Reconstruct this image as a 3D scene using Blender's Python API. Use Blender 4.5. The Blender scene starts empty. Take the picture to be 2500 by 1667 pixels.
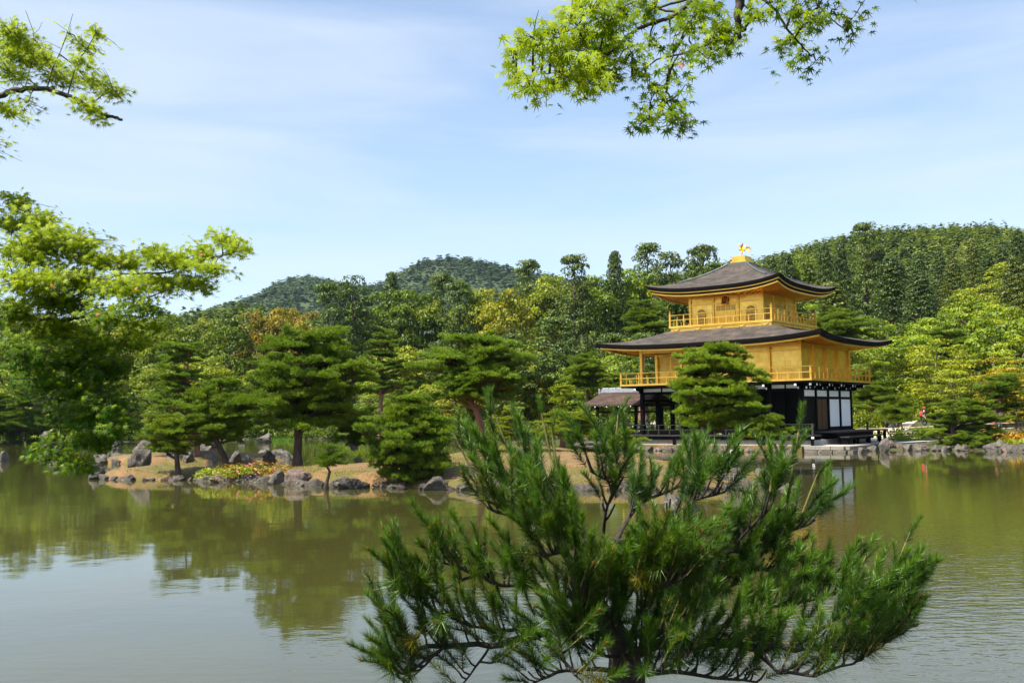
import bpy, bmesh, math, random
import numpy as np
from mathutils import Vector, Matrix, Euler, noise as mnoise

# ------------------------------------------------------------------ camera
SC = bpy.context.scene
COL = SC.collection
FPX, PITCH, ROLL, CAMZ = 2462.2, 0.0741, 0.0132, 2.4      # photo pixels (2500 wide), radians, metres above the pond
cam = bpy.data.cameras.new('camera'); camo = bpy.data.objects.new('camera', cam); COL.objects.link(camo)
cam.sensor_width = 36.0; cam.lens = FPX / 2500 * 36.0
cam.clip_start = 0.1; cam.clip_end = 6000
camo.matrix_world = Matrix.Translation((0, 0, CAMZ)) @ Matrix.Rotation(math.pi/2 + PITCH, 4, 'X') @ Matrix.Rotation(-ROLL, 4, 'Z')
SC.camera = camo
# ------------------------------------------------------------------ sky, sun, exposure
SUN_EL, SUN_AZ = math.radians(56), math.atan2(-0.86, -0.51)     # azimuth: direction (x,y) the sun stands in
sunv = Vector((math.cos(SUN_EL)*-0.86, math.cos(SUN_EL)*-0.51, math.sin(SUN_EL))).normalized()
w = bpy.data.worlds.new('World'); SC.world = w; w.use_nodes = True
nt = w.node_tree; nt.nodes.clear()
N = nt.nodes.new; L = nt.links.new
sky = N('ShaderNodeTexSky'); sky.sky_type = 'NISHITA'; sky.sun_disc = False
sky.sun_elevation = SUN_EL; sky.sun_rotation = math.atan2(sunv.x, sunv.y)
sky.air_density = 1.0; sky.dust_density = 1.2; sky.ozone_density = 1.5; sky.altitude = 100
tc = N('ShaderNodeTexCoord'); sep = N('ShaderNodeSeparateXYZ'); L(tc.outputs['Generated'], sep.inputs[0])
mp = N('ShaderNodeMapping'); mp.inputs['Scale'].default_value = (1.2, 1.2, 7.0); mp.inputs['Rotation'].default_value = (0.16, 0.22, 0.5)
L(tc.outputs['Generated'], mp.inputs[0])
nz = N('ShaderNodeTexNoise'); nz.inputs['Scale'].default_value = 2.1; nz.inputs['Detail'].default_value = 7; nz.inputs['Roughness'].default_value = 0.5
nz.inputs['Distortion'].default_value = 0.5
L(mp.outputs[0], nz.inputs[0])
cr = N('ShaderNodeMapRange'); cr.inputs[1].default_value = 0.38; cr.inputs[2].default_value = 0.74; cr.inputs[3].default_value = 0.16; cr.inputs[4].default_value = 0.72
L(nz.outputs[0], cr.inputs[0])
cl = N('ShaderNodeMixRGB'); cl.inputs[2].default_value = (3.7, 4.1, 4.7, 1)      # thin high cloud, as bright as the haze
L(cr.outputs[0], cl.inputs[0]); L(sky.outputs[0], cl.inputs[1])
bg = N('ShaderNodeBackground'); bg.inputs[1].default_value = 0.098; L(cl.outputs[0], bg.inputs[0])
wo = N('ShaderNodeOutputWorld'); L(bg.outputs[0], wo.inputs[0])
sl = bpy.data.lights.new('sun', 'SUN'); slo = bpy.data.objects.new('sun', sl); COL.objects.link(slo)
sl.energy = 5.0; sl.angle = math.radians(0.53); sl.color = (1.0, 0.94, 0.82)
slo.rotation_euler = (-sunv).to_track_quat('-Z', 'Y').to_euler(); slo.location = sunv * 200
SC.view_settings.view_transform = 'Standard'; SC.view_settings.look = 'None'
SC.view_settings.exposure = 1.25; SC.view_settings.gamma = 1.0; SC.view_settings.use_curve_mapping = False
SC.render.engine = 'CYCLES'
try:
    SC.cycles.max_bounces = 6; SC.cycles.diffuse_bounces = 3; SC.cycles.glossy_bounces = 3; SC.cycles.transmission_bounces = 3
except Exception: pass

# ------------------------------------------------------------------ helpers
rng = np.random.default_rng(7); random.seed(7)
CT, ST = math.cos(PITCH), math.sin(PITCH); CR, SR = math.cos(ROLL), math.sin(ROLL)
def ray(px, py):
    a, b = (px-1250)/FPX, (py-833.5)/FPX
    x, yd = CR*a - SR*b, SR*a + CR*b
    return Vector((x, CT + ST*yd, ST - CT*yd))
def G(px, py, z=0.0):                       # where the line of sight meets the level z
    d = ray(px, py); t = (z-CAMZ)/d.z
    return Vector((d.x*t, d.y*t, z))
def PY(px, py, Y):                          # the point of the line of sight at Y metres
    d = ray(px, py); t = Y/d.y
    return Vector((d.x*t, Y, CAMZ + d.z*t))
def lerp(a, b, t): return a + (b-a)*t
def sstep(t): t = np.clip(t, 0, 1); return t*t*(3-2*t)
def tag(o, label=None, cat=None, group=None, kind=None):
    if label: o['label'] = label
    if cat: o['category'] = cat
    if group: o['group'] = group
    if kind: o['kind'] = kind
    return o
def link(o, parent=None):
    COL.objects.link(o)
    if parent is not None: o.parent = parent
    return o
def empty(name, loc=(0, 0, 0), rz=0.0, parent=None):
    o = bpy.data.objects.new(name, None); o.location = loc; o.rotation_euler = (0, 0, rz); o.empty_display_size = 0.2
    return link(o, parent)
def mobj(name, me, parent=None, loc=None, rot=None, scale=None):
    o = bpy.data.objects.new(name, me)
    if loc is not None: o.location = loc
    if rot is not None: o.rotation_euler = rot
    if scale is not None: o.scale = scale if hasattr(scale, '__len__') else (scale,)*3
    return link(o, parent)
def copy_tree(o, parent=None):
    c = o.copy(); COL.objects.link(c); c.parent = parent
    for ch in list(o.children): copy_tree(ch, c)
    return c
class MB:
    def __init__(s): s.v = []; s.f = []
    def add(s, V, F):
        k = len(s.v); s.v += [tuple(p) for p in V]; s.f += [tuple(i+k for i in f) for f in F]; return s
    def box(s, x0, x1, y0, y1, z0, z1):
        V = [(x0,y0,z0),(x1,y0,z0),(x1,y1,z0),(x0,y1,z0),(x0,y0,z1),(x1,y0,z1),(x1,y1,z1),(x0,y1,z1)]
        return s.add(V, [(0,3,2,1),(4,5,6,7),(0,1,5,4),(1,2,6,5),(2,3,7,6),(3,0,4,7)])
    def bar(s, a, b, wd, ht):
        a, b = Vector(a), Vector(b); d = (b-a).normalized()
        up = Vector((0,0,1)) if abs(d.z) < .95 else Vector((0,1,0))
        x = d.cross(up).normalized()*wd/2; u = x.cross(d).normalized()*ht/2
        V = [a-x-u, a+x-u, a+x+u, a-x+u, b-x-u, b+x-u, b+x+u, b-x+u]
        return s.add(V, [(3,2,1,0),(4,5,6,7),(0,1,5,4),(1,2,6,5),(2,3,7,6),(3,0,4,7)])
    def tube(s, pts, rad, n=7, jit=0.0, cap=True, seed=0):
        P = [Vector(p) for p in pts]; R = rad if hasattr(rad, '__len__') else [rad]*len(P)
        rr = random.Random(seed); V = []; F = []; x = None
        for i, p in enumerate(P):
            t = (P[min(i+1, len(P)-1)] - P[max(i-1, 0)])
            if t.length < 1e-9: t = Vector((0,0,1))
            t.normalize()
            if x is None: x = t.cross(Vector((0.3,1,0.2)) if abs(t.y) < .9 else Vector((1,0,.2))).normalized()
            x = (x - t*x.dot(t)).normalized(); y = t.cross(x)
            for k in range(n):
                a = 2*math.pi*k/n; r = R[i]*(1+jit*(rr.random()-.5)*2)
                V.append(p + x*math.cos(a)*r + y*math.sin(a)*r)
        for i in range(len(P)-1):
            for k in range(n): F.append((i*n+k, i*n+(k+1)%n, (i+1)*n+(k+1)%n, (i+1)*n+k))
        if cap: F.append(tuple(range(n-1,-1,-1))); F.append(tuple((len(P)-1)*n+k for k in range(n)))
        return s.add(V, F)
    def mesh(s, name, mat=None, smooth=False):
        me = bpy.data.meshes.new(name); me.from_pydata(s.v, [], s.f)
        if mat: me.materials.append(mat)
        if smooth: me.polygons.foreach_set('use_smooth', [True]*len(me.polygons))
        me.update(); return me
    def build(s, name, mat, parent=None, smooth=False, **k): return mobj(name, s.mesh(name, mat, smooth), parent, **k)
def npmesh(name, V, F, mat, tint=None, smooth=False):       # V (n,3), F (m,k) with one k
    V = np.asarray(V, np.float32); F = np.asarray(F, np.int32); m, k = F.shape
    me = bpy.data.meshes.new(name)
    me.vertices.add(len(V)); me.vertices.foreach_set('co', V.ravel())
    me.loops.add(m*k); me.loops.foreach_set('vertex_index', F.ravel())
    me.polygons.add(m); me.polygons.foreach_set('loop_start', np.arange(0, m*k, k, dtype=np.int32))
    me.polygons.foreach_set('loop_total', np.full(m, k, np.int32))
    if smooth: me.polygons.foreach_set('use_smooth', np.ones(m, bool))
    if tint is not None:
        a = me.attributes.new('tint', 'FLOAT', 'FACE'); a.data.foreach_set('value', np.asarray(tint, np.float32))
    me.materials.append(mat); me.update(calc_edges=True); return me
def unit(a): return a/np.maximum(np.linalg.norm(a, axis=-1, keepdims=True), 1e-9)
def rdir(n, r=None):
    r = r or rng; return unit(r.normal(size=(n,3)))
def leaf_quads(P, Nn, size, asp=0.62, r=None):              # rhombic leaf clumps: centres, normals, sizes
    r = r or rng; n = len(P); Nn = unit(Nn)
    t = unit(np.cross(Nn, rdir(n, r))); b = np.cross(Nn, t); s = np.asarray(size).reshape(-1,1)*np.ones((n,1))
    V = np.stack([P-t*s*.5, P+b*s*asp*.5-Nn*s*.07, P+t*s*.5, P-b*s*asp*.5-Nn*s*.07], 1).reshape(-1,3)
    return V, np.arange(4*n).reshape(n,4)
def needles(B, D, ln, wd, r=None):                          # thin triangles: base, direction, length, width
    r = r or rng; n = len(B); D = unit(D); s = unit(np.cross(D, rdir(n, r)))
    ln = np.asarray(ln).reshape(-1,1); V = np.stack([B-s*wd/2, B+s*wd/2, B+D*ln], 1).reshape(-1,3)
    return V, np.arange(3*n).reshape(n,3)
def frames(Nn, T):                                          # rotation matrices with z=N and x near T
    Nn = unit(Nn); x = unit(T - Nn*np.sum(T*Nn, 1, keepdims=True)); y = np.cross(Nn, x)
    return np.stack([x, y, Nn], 2)
def stamp(TV, TF, Rm, T, S):
    TV = np.asarray(TV); TF = np.asarray(TF); n = len(T); k = len(TV)
    V = np.einsum('nij,kj->nki', Rm, TV)*np.asarray(S).reshape(-1,1,1) + T[:,None,:]
    F = TF[None] + (np.arange(n)*k)[:,None,None]
    return V.reshape(-1,3), F.reshape(-1, TF.shape[1])

# ------------------------------------------------------------------ materials
class NM:
    def __init__(s, name):
        s.m = bpy.data.materials.new(name); s.m.use_nodes = True; s.t = s.m.node_tree; s.t.nodes.clear()
        s.out = s.t.nodes.new('ShaderNodeOutputMaterial'); s.p = s.t.nodes.new('ShaderNodeBsdfPrincipled')
        s.t.links.new(s.p.outputs[0], s.out.inputs[0])
    def n(s, ty, **k):
        o = s.t.nodes.new(ty)
        for a, v in k.items():
            if a.startswith('i_'): o.inputs[a[2:].replace('_', ' ')].default_value = v
            else: setattr(o, a, v)
        return o
    def l(s, a, b): s.t.links.new(a, b)
    def noise(s, scale, detail=5, rough=.55, coord='Object', stretch=None, dist=0.0):
        t = s.n('ShaderNodeTexCoord'); o = s.n('ShaderNodeTexNoise', i_Scale=scale, i_Detail=detail, i_Roughness=rough, i_Distortion=dist)
        src = t.outputs[coord]
        if coord == 'World':
            src = s.n('ShaderNodeNewGeometry').outputs['Position']
        if stretch:
            m = s.n('ShaderNodeMapping'); m.inputs['Scale'].default_value = stretch; s.l(src, m.inputs[0]); src = m.outputs[0]
        s.l(src, o.inputs[0]); return o
    def ramp(s, src, stops):
        r = s.n('ShaderNodeValToRGB'); e = r.color_ramp.elements
        while len(e) > 1: e.remove(e[0])
        e[0].position = stops[0][0]; e[0].color = (*stops[0][1], 1)
        for p, c in stops[1:]:
            q = e.new(p); q.color = (*c, 1)
        s.l(src, r.inputs[0]); return r
    def bump(s, src, strength, dist):
        b = s.n('ShaderNodeBump', i_Strength=strength, i_Distance=dist); s.l(src, b.inputs['Height']); s.l(b.outputs[0], s.p.inputs['Normal']); return b
    def mix(s, fac, a, b, mode='MIX'):
        m = s.n('ShaderNodeMixRGB', blend_type=mode)
        for i, x in ((0, fac), (1, a), (2, b)):
            if hasattr(x, 'is_output'): s.l(x, m.inputs[i])
            else: m.inputs[i].default_value = x if i == 0 else (*x, 1)
        return m.outputs[0]
def mat_simple(name, col, rough=.6, metal=0.0, var=.25, scale=3.0, bump=.0, bscale=40, spec=.4, stretch=None, bdist=.01):
    m = NM(name); nz = m.noise(scale, 6, .6, stretch=stretch)
    a = tuple(c*(1-var) for c in col); b = tuple(min(1, c*(1+var)) for c in col)
    r = m.ramp(nz.outputs[0], [(.3, a), (.7, b)]); m.l(r.outputs[0], m.p.inputs['Base Color'])
    m.p.inputs['Roughness'].default_value = rough; m.p.inputs['Metallic'].default_value = metal
    m.p.inputs['Specular IOR Level'].default_value = spec
    if bump: m.bump(m.noise(bscale, 5, .6, stretch=stretch).outputs[0], bump, bdist)
    return m.m
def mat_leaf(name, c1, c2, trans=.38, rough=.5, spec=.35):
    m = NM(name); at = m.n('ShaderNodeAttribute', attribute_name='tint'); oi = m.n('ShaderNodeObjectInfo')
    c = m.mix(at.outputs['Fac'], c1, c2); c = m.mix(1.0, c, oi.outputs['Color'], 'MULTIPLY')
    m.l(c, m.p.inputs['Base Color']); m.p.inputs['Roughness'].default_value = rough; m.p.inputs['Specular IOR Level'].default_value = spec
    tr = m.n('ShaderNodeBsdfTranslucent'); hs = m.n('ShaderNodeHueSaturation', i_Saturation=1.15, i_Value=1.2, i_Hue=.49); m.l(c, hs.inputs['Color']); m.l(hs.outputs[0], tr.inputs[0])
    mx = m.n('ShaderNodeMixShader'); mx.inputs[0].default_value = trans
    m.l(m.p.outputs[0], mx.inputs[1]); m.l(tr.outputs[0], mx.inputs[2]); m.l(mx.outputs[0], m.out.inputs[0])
    return m.m
M = {}
def mat_gold():
    m = NM('gold_leaf'); nz = m.noise(1.1, 6, .6); n2 = m.noise(9, 4, .6, stretch=(.25,.25,3))
    r = m.ramp(nz.outputs[0], [(.25, (.66,.37,.055)), (.5, (.84,.50,.09)), (.75, (.92,.60,.15))])
    m.l(r.outputs[0], m.p.inputs['Base Color']); m.p.inputs['Metallic'].default_value = .95
    rr = m.n('ShaderNodeMapRange'); rr.inputs[3].default_value = .30; rr.inputs[4].default_value = .5; m.l(n2.outputs[0], rr.inputs[0]); m.l(rr.outputs[0], m.p.inputs['Roughness'])
    m.bump(n2.outputs[0], .12, .01); return m.m
M['gold'] = mat_gold()
def mat_gold_plank():
    m = NM('gold_planks'); nz = m.noise(1.1, 6, .6); wv = m.n('ShaderNodeTexWave', wave_type='BANDS', bands_direction='Z', wave_profile='SAW'); t = m.n('ShaderNodeTexCoord')
    wv.inputs['Scale'].default_value = 1.05; m.l(t.outputs['Object'], wv.inputs[0])
    r = m.ramp(nz.outputs[0], [(.25, (.68,.41,.07)), (.5, (.82,.52,.11)), (.75, (.92,.63,.17))]); m.l(r.outputs[0], m.p.inputs['Base Color'])
    bk = m.n('ShaderNodeTexBrick', i_Scale=1.0); bk.inputs['Brick Width'].default_value = .42; bk.inputs['Row Height'].default_value = .30; bk.inputs['Mortar Size'].default_value = .004; bk.inputs['Color1'].default_value = (.86,.86,.86,1); bk.inputs['Color2'].default_value = (1.08,1.08,1.08,1); bk.inputs['Mortar'].default_value = (.8,.8,.8,1)
    sp_ = m.n('ShaderNodeSeparateXYZ'); m.l(t.outputs['Object'], sp_.inputs[0]); ad_ = m.n('ShaderNodeMath', operation='ADD'); m.l(sp_.outputs[0], ad_.inputs[0]); m.l(sp_.outputs[1], ad_.inputs[1]); cb_ = m.n('ShaderNodeCombineXYZ'); m.l(ad_.outputs[0], cb_.inputs[0]); m.l(sp_.outputs[2], cb_.inputs[1]); m.l(cb_.outputs[0], bk.inputs[0])
    m.l(m.mix(1.0, r.outputs[0], bk.outputs[0], 'MULTIPLY'), m.p.inputs['Base Color']); m.p.inputs['Metallic'].default_value = .97; m.p.inputs['Roughness'].default_value = .30
    m.bump(wv.outputs[0], .35, .02); return m.m
M['goldplank'] = mat_gold_plank()
M['lacquer'] = mat_simple('black_lacquer_wood', (.0028,.0024,.0022), .6, var=.4, scale=5, bump=.15, stretch=(1,1,6), spec=.06)
M['lacquer_grey'] = mat_simple('weathered_dark_wood', (.020,.020,.022), .5, var=.4, scale=5, bump=.2, stretch=(1,1,6))
M['doorwood'] = mat_simple('brown_door_wood', (.07,.026,.009), .5, var=.45, scale=4, bump=.2, stretch=(6,6,.6))
M['plaster'] = mat_simple('white_plaster', (.90,.90,.90), .8, var=.05, scale=2, bump=.05)
M['wallgrey'] = mat_simple('grey_base_plaster', (.33,.33,.31), .85, var=.2, scale=3, bump=.2)
def mat_bark_roof(tint=(1,1,1)):
    m = NM('cypress_bark_roof'); n1 = m.noise(1.3, 7, .65, stretch=(1,1,2.2)); n2 = m.noise(16, 6, .75, stretch=(.5,.5,3)); n3 = m.noise(60, 3, .7)
    a = m.ramp(n1.outputs[0], [(.28, (.034,.030,.026)), (.5, (.072,.063,.055)), (.72, (.135,.116,.098))])
    b = m.ramp(n2.outputs[0], [(.35, (.45,.42,.42)), (.65, (1.35,1.3,1.3))])
    m.l(m.mix(1.0, m.mix(1.0, a.outputs[0], b.outputs[0], 'MULTIPLY'), tint, 'MULTIPLY'), m.p.inputs['Base Color'])
    m.p.inputs['Roughness'].default_value = .85; m.p.inputs['Specular IOR Level'].default_value = .25
    ad = m.n('ShaderNodeMath', operation='ADD'); m.l(n2.outputs[0], ad.inputs[0]); m.l(n3.outputs[0], ad.inputs[1])
    m.bump(ad.outputs[0], .8, .06); return m.m
M['bark_roof'] = mat_bark_roof(); M['bark_roof_brown'] = mat_bark_roof((.95,.70,.62))
M['roof_edge'] = mat_simple('dark_roof_edge', (.0045,.0036,.0034), .8, var=.4, spec=.1, scale=6, bump=.3, stretch=(.6,.6,14))
M['tile'] = mat_simple('grey_ridge_tile', (.20,.21,.23), .55, var=.3, scale=5, bump=.2)
M['lattice_dark'] = mat_simple('dark_lattice_back', (.13,.10,.07), .6, var=.2)
M['copper'] = mat_simple('dark_green_metal', (.10,.12,.12), .5, metal=.5, var=.3)
def mat_stone(name, c0, c1, c2, lichen=(.42,.42,.36)):
    m = NM(name); n1 = m.noise(1.6, 7, .62); n2 = m.noise(6, 7, .7); n3 = m.noise(22, 5, .7); oi = m.n('ShaderNodeObjectInfo')
    a = m.ramp(n1.outputs[0], [(.3, c0), (.5, c1), (.7, c2)])
    l = m.ramp(n2.outputs[0], [(.54, (0,0,0)), (.62, (1,1,1))]); c = m.mix(l.outputs[0], a.outputs[0], lichen)
    d = m.ramp(n3.outputs[0], [(.36, (.35,.35,.35)), (.55, (1,1,1))]); c = m.mix(.8, c, d.outputs[0], 'MULTIPLY'); c = m.mix(1.0, c, oi.outputs['Color'], 'MULTIPLY')
    m.l(c, m.p.inputs['Base Color']); m.p.inputs['Roughness'].default_value = .88
    ad = m.n('ShaderNodeMath', operation='ADD'); m.l(n2.outputs[0], ad.inputs[0]); m.l(n3.outputs[0], ad.inputs[1]); m.bump(ad.outputs[0], .9, .09); return m.m
M['stone'] = mat_stone('weathered_rock', (.075,.062,.052), (.155,.130,.110), (.23,.19,.165), (.30,.30,.25))
M['stone_pink'] = mat_stone('pinkish_rock', (.11,.072,.060), (.21,.145,.12), (.28,.20,.17), (.30,.27,.23))
M['cutstone'] = mat_simple('cut_kerb_stone', (.20,.18,.15), .85, var=.3, scale=4, bump=.4, bscale=25)
M['sand'] = mat_simple('pale_sand_path', (.62,.52,.44), .95, var=.08, scale=2, bump=.2, bscale=60)
M['paving'] = mat_simple('grey_paving', (.30,.29,.27), .9, var=.15, scale=2, bump=.2)
def mat_soil(name, tan, moss, mossy=.5):
    m = NM(name); n1 = m.noise(.55, 7, .65); n2 = m.noise(5, 7, .7); n3 = m.noise(45, 4, .7)
    a = m.ramp(n2.outputs[0], [(.3, tuple(c*.6 for c in tan)), (.62, tan)]); k = m.ramp(n1.outputs[0], [(mossy-.06, (0,0,0)), (mossy+.1, (1,1,1))])
    c = m.mix(k.outputs[0], a.outputs[0], moss); d = m.ramp(n3.outputs[0], [(.35, (.5,.5,.5)), (.6, (1,1,1))])
    m.l(m.mix(.7, c, d.outputs[0], 'MULTIPLY'), m.p.inputs['Base Color']); m.p.inputs['Roughness'].default_value = .95
    ad = m.n('ShaderNodeMath', operation='ADD'); m.l(n2.outputs[0], ad.inputs[0]); m.l(n3.outputs[0], ad.inputs[1]); m.bump(ad.outputs[0], .7, .06); return m.m
M['soil'] = mat_soil('tan_island_soil', (.27,.145,.062), (.12,.10,.022), .47)
M['forestfloor'] = mat_soil('mossy_ground', (.10,.07,.035), (.040,.060,.012), .42)
M['bark'] = mat_simple('pine_bark', (.075,.05,.038), .9, var=.5, scale=6, bump=.9, bscale=22, stretch=(1,1,.35), bdist=.03)
M['bark_near'] = mat_simple('near_pine_bark', (.030,.022,.017), .9, var=.5, scale=14, bump=1.0, bscale=45, stretch=(1,1,.4), bdist=.012)
M['bark_red'] = mat_simple('red_pine_bark', (.21,.10,.065), .9, var=.5, scale=5, bump=.8, bscale=22, stretch=(1,1,.4), bdist=.02)
M['bark_grey'] = mat_simple('grey_bark', (.13,.11,.09), .9, var=.45, scale=6, bump=.8, bscale=20, stretch=(1,1,.35), bdist=.02)
M['twig'] = mat_simple('dark_maple_bark', (.040,.030,.026), .8, var=.4, scale=8, bump=.3)
M['twig_tan'] = mat_simple('shoot_stem', (.16,.13,.035), .7, var=.3, scale=8)  # yellowish-brown stem colour of the pine shoots
M['bud'] = mat_simple('red_brown_bud', (.26,.06,.03), .6, var=.3, scale=8)
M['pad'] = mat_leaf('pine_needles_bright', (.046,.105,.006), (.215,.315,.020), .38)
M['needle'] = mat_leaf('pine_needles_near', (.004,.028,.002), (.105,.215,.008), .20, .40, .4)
M['broad'] = mat_leaf('broad_leaves', (.060,.105,.007), (.290,.330,.020), .42)
M['cedar'] = mat_leaf('cedar_sprays', (.026,.058,.009), (.130,.165,.020), .30)
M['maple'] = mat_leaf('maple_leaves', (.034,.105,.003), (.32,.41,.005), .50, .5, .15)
M['maple_red'] = mat_simple('red_leaf_tips', (.38,.09,.03), .6, var=.3)
M['grass'] = mat_leaf('iris_blades', (.06,.16,.015), (.16,.28,.03), .35)
M['flower'] = mat_simple('pink_azalea_petals', (.75,.12,.16), .6, var=.3)
# ------------------------------------------------------------------ terrain
BAZ = 0.6665                                 # the pavilion's facades are turned by this angle
BO = Vector((18.29, 63.9, 0.0))              # its south-east column
def BL(x, y, z=0.0): return Vector((BO.x + x*math.cos(BAZ) + y*math.sin(BAZ), BO.y - x*math.sin(BAZ) + y*math.cos(BAZ), z))
_q = [BL(3.45,3.0), BL(3.55,-2.25)]
_a, _b, _c = BL(1.0,-2.6), BL(-13.3,-2.6), BL(-13.3,5.5)
POND = np.array([(-80,20),(-40,12),(-20,9),(-8,8.3),(2,8.0),(10,8.3),(25,12),(45,24),(60,40),(56,50),(42,55),(28.8,57.2),(27.5,61.2),(25.5,62.6),(23.4,63.4),(_q[0].x,_q[0].y),(_q[1].x,_q[1].y),
    (_a.x,_a.y),(_b.x,_b.y),(_c.x,_c.y),(10,84),(3,89),(-6,95),(-10,105),(-20,119),(-34,125),(-48,119),(-58,109),(-72,96),(-85,60)], float)
ISLAND = np.array([(-17.8,43),(-16,41.8),(-14,41.2),(-11,40.2),(-9.5,38.6),(-7.9,37),(-5,35.4),(-2.5,33.8),(1,32.8),(5,32.3),(7.3,32.6),(8.6,34.5),(8.7,38),(8.2,41),
    (7.0,43.5),(6.3,50),(5,58),(2.5,66),(-1,68),(-3.6,60),(-4.2,52),(-5,46.5),(-7,43.2),(-10,42.8),(-13,44.3),(-15,47.5),(-17,46.5)], float)
ISLET = np.array([(-19+5.5*math.cos(a)*(1+.15*math.sin(3*a)), 60+3.2*math.sin(a)*(1+.1*math.cos(4*a))) for a in np.linspace(0, 2*math.pi, 22)[:-1]])
def sdist(P, poly):                          # signed distance, positive inside
    x, y = P[:,0], P[:,1]; d = np.full(len(P), 1e9); ins = np.zeros(len(P), bool); n = len(poly)
    for i in range(n):
        a, b = poly[i], poly[(i+1)%n]; e = b-a; w_ = P-a; t = np.clip((w_@e)/(e@e), 0, 1)
        d = np.minimum(d, np.hypot(*(w_-t[:,None]*e).T))
        c = (a[1] > y) != (b[1] > y); ins ^= c & (x < (b[0]-a[0])*(y-a[1])/(b[1]-a[1]+1e-12)+a[0])
    return np.where(ins, d, -d)
def fnoise(x, y, s, seed=0.0):               # smooth value noise on arrays
    x = x/s + seed*17.3; y = y/s + seed*9.1; xi = np.floor(x); yi = np.floor(y); fx = sstep(x-xi); fy = sstep(y-yi)
    h = lambda a, b: np.modf(np.abs(np.sin(a*127.1+b*311.7+seed*74.7)*43758.5453))[0]
    return (h(xi,yi)*(1-fx)+h(xi+1,yi)*fx)*(1-fy) + (h(xi,yi+1)*(1-fx)+h(xi+1,yi+1)*fx)*fy
def gz_arr(P):
    d = -sdist(P, POND); x, y = P[:,0], P[:,1]
    z = np.where(d < 0, -.7 + .7*np.exp(d*1.2), 0) + np.where(d >= 0, .28*sstep(d/.8) + .12*sstep((d-6)/8), 0)
    far = np.clip(d-14, 0, None)*(y > 45)
    side = np.clip((x+60)/130, 0, 1)
    z = z + np.minimum(far, 30)*.045 + np.clip(far-26, 0, 120)*(.11 + .13*side) + np.clip((d-9)/8,0,1)*(fnoise(x,y,9)-.5)*.3 + np.clip(far/40,0,1)*(fnoise(x,y,30,2)-.5)*3
    z = z + np.where(y < 20, np.clip(d,0,4)*.10, 0)
    return z
def gz(x, y): return float(gz_arr(np.array([[x, y]], float))[0])
def grid(name, xs, ys, zf, mat, cull=None):
    X, Y = np.meshgrid(xs, ys); P = np.stack([X.ravel(), Y.ravel()], 1); Z = zf(P); nx, ny = len(xs), len(ys)
    i = np.arange(nx*ny).reshape(ny, nx); F = np.stack([i[:-1,:-1], i[:-1,1:], i[1:,1:], i[1:,:-1]], -1).reshape(-1,4)
    if cull is not None: F = F[(Z[F] > cull).any(1)]
    return npmesh(name, np.column_stack([P, Z]), F, mat, smooth=True)
xs = np.concatenate([np.linspace(-1500,-110,14), np.arange(-105,95,.8), np.linspace(100,1500,14)])
ys = np.concatenate([np.linspace(-600,-14,8), np.arange(-12,190,.8), np.linspace(195,420,20)])
tag(mobj('ground', grid('ground', xs, ys, gz_arr, M['forestfloor'])), 'mossy garden ground around the pond rising to the wooded slope', kind='structure')
def island_z(poly, top, seed):
    def f(P):
        d = sdist(P, poly); x, y = P[:,0], P[:,1]; d = d + (fnoise(x,y,1.3,seed)-.5)*.7
        return np.where(d < 0, np.maximum(-.6, d*.5), 0) + np.where(d > 0, .34*sstep(d/.45) + (top-.34)*sstep(d/4.0), 0) + (fnoise(x,y,2.2,seed)-.5)*.14*(d > .3) + (fnoise(x,y,.5,seed+3)-.5)*.05
    return f
IZ = island_z(ISLAND, .68, 1.0); IZ2 = island_z(ISLET, .7, 2.0)
def iz(x, y): return float(IZ(np.array([[x, y]], float))[0])
tag(mobj('island', grid('island', np.arange(-20,11,.22), np.arange(30,70,.22), IZ, M['soil'], -.5)), 'long pine island with tan bare soil and rocky shore', kind='structure')
tag(mobj('island', grid('island', np.arange(-27,-11,.3), np.arange(54,66,.3), IZ2, M['soil'], -.5)), 'small rocky islet carrying the tall layered pine', kind='structure')

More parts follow.
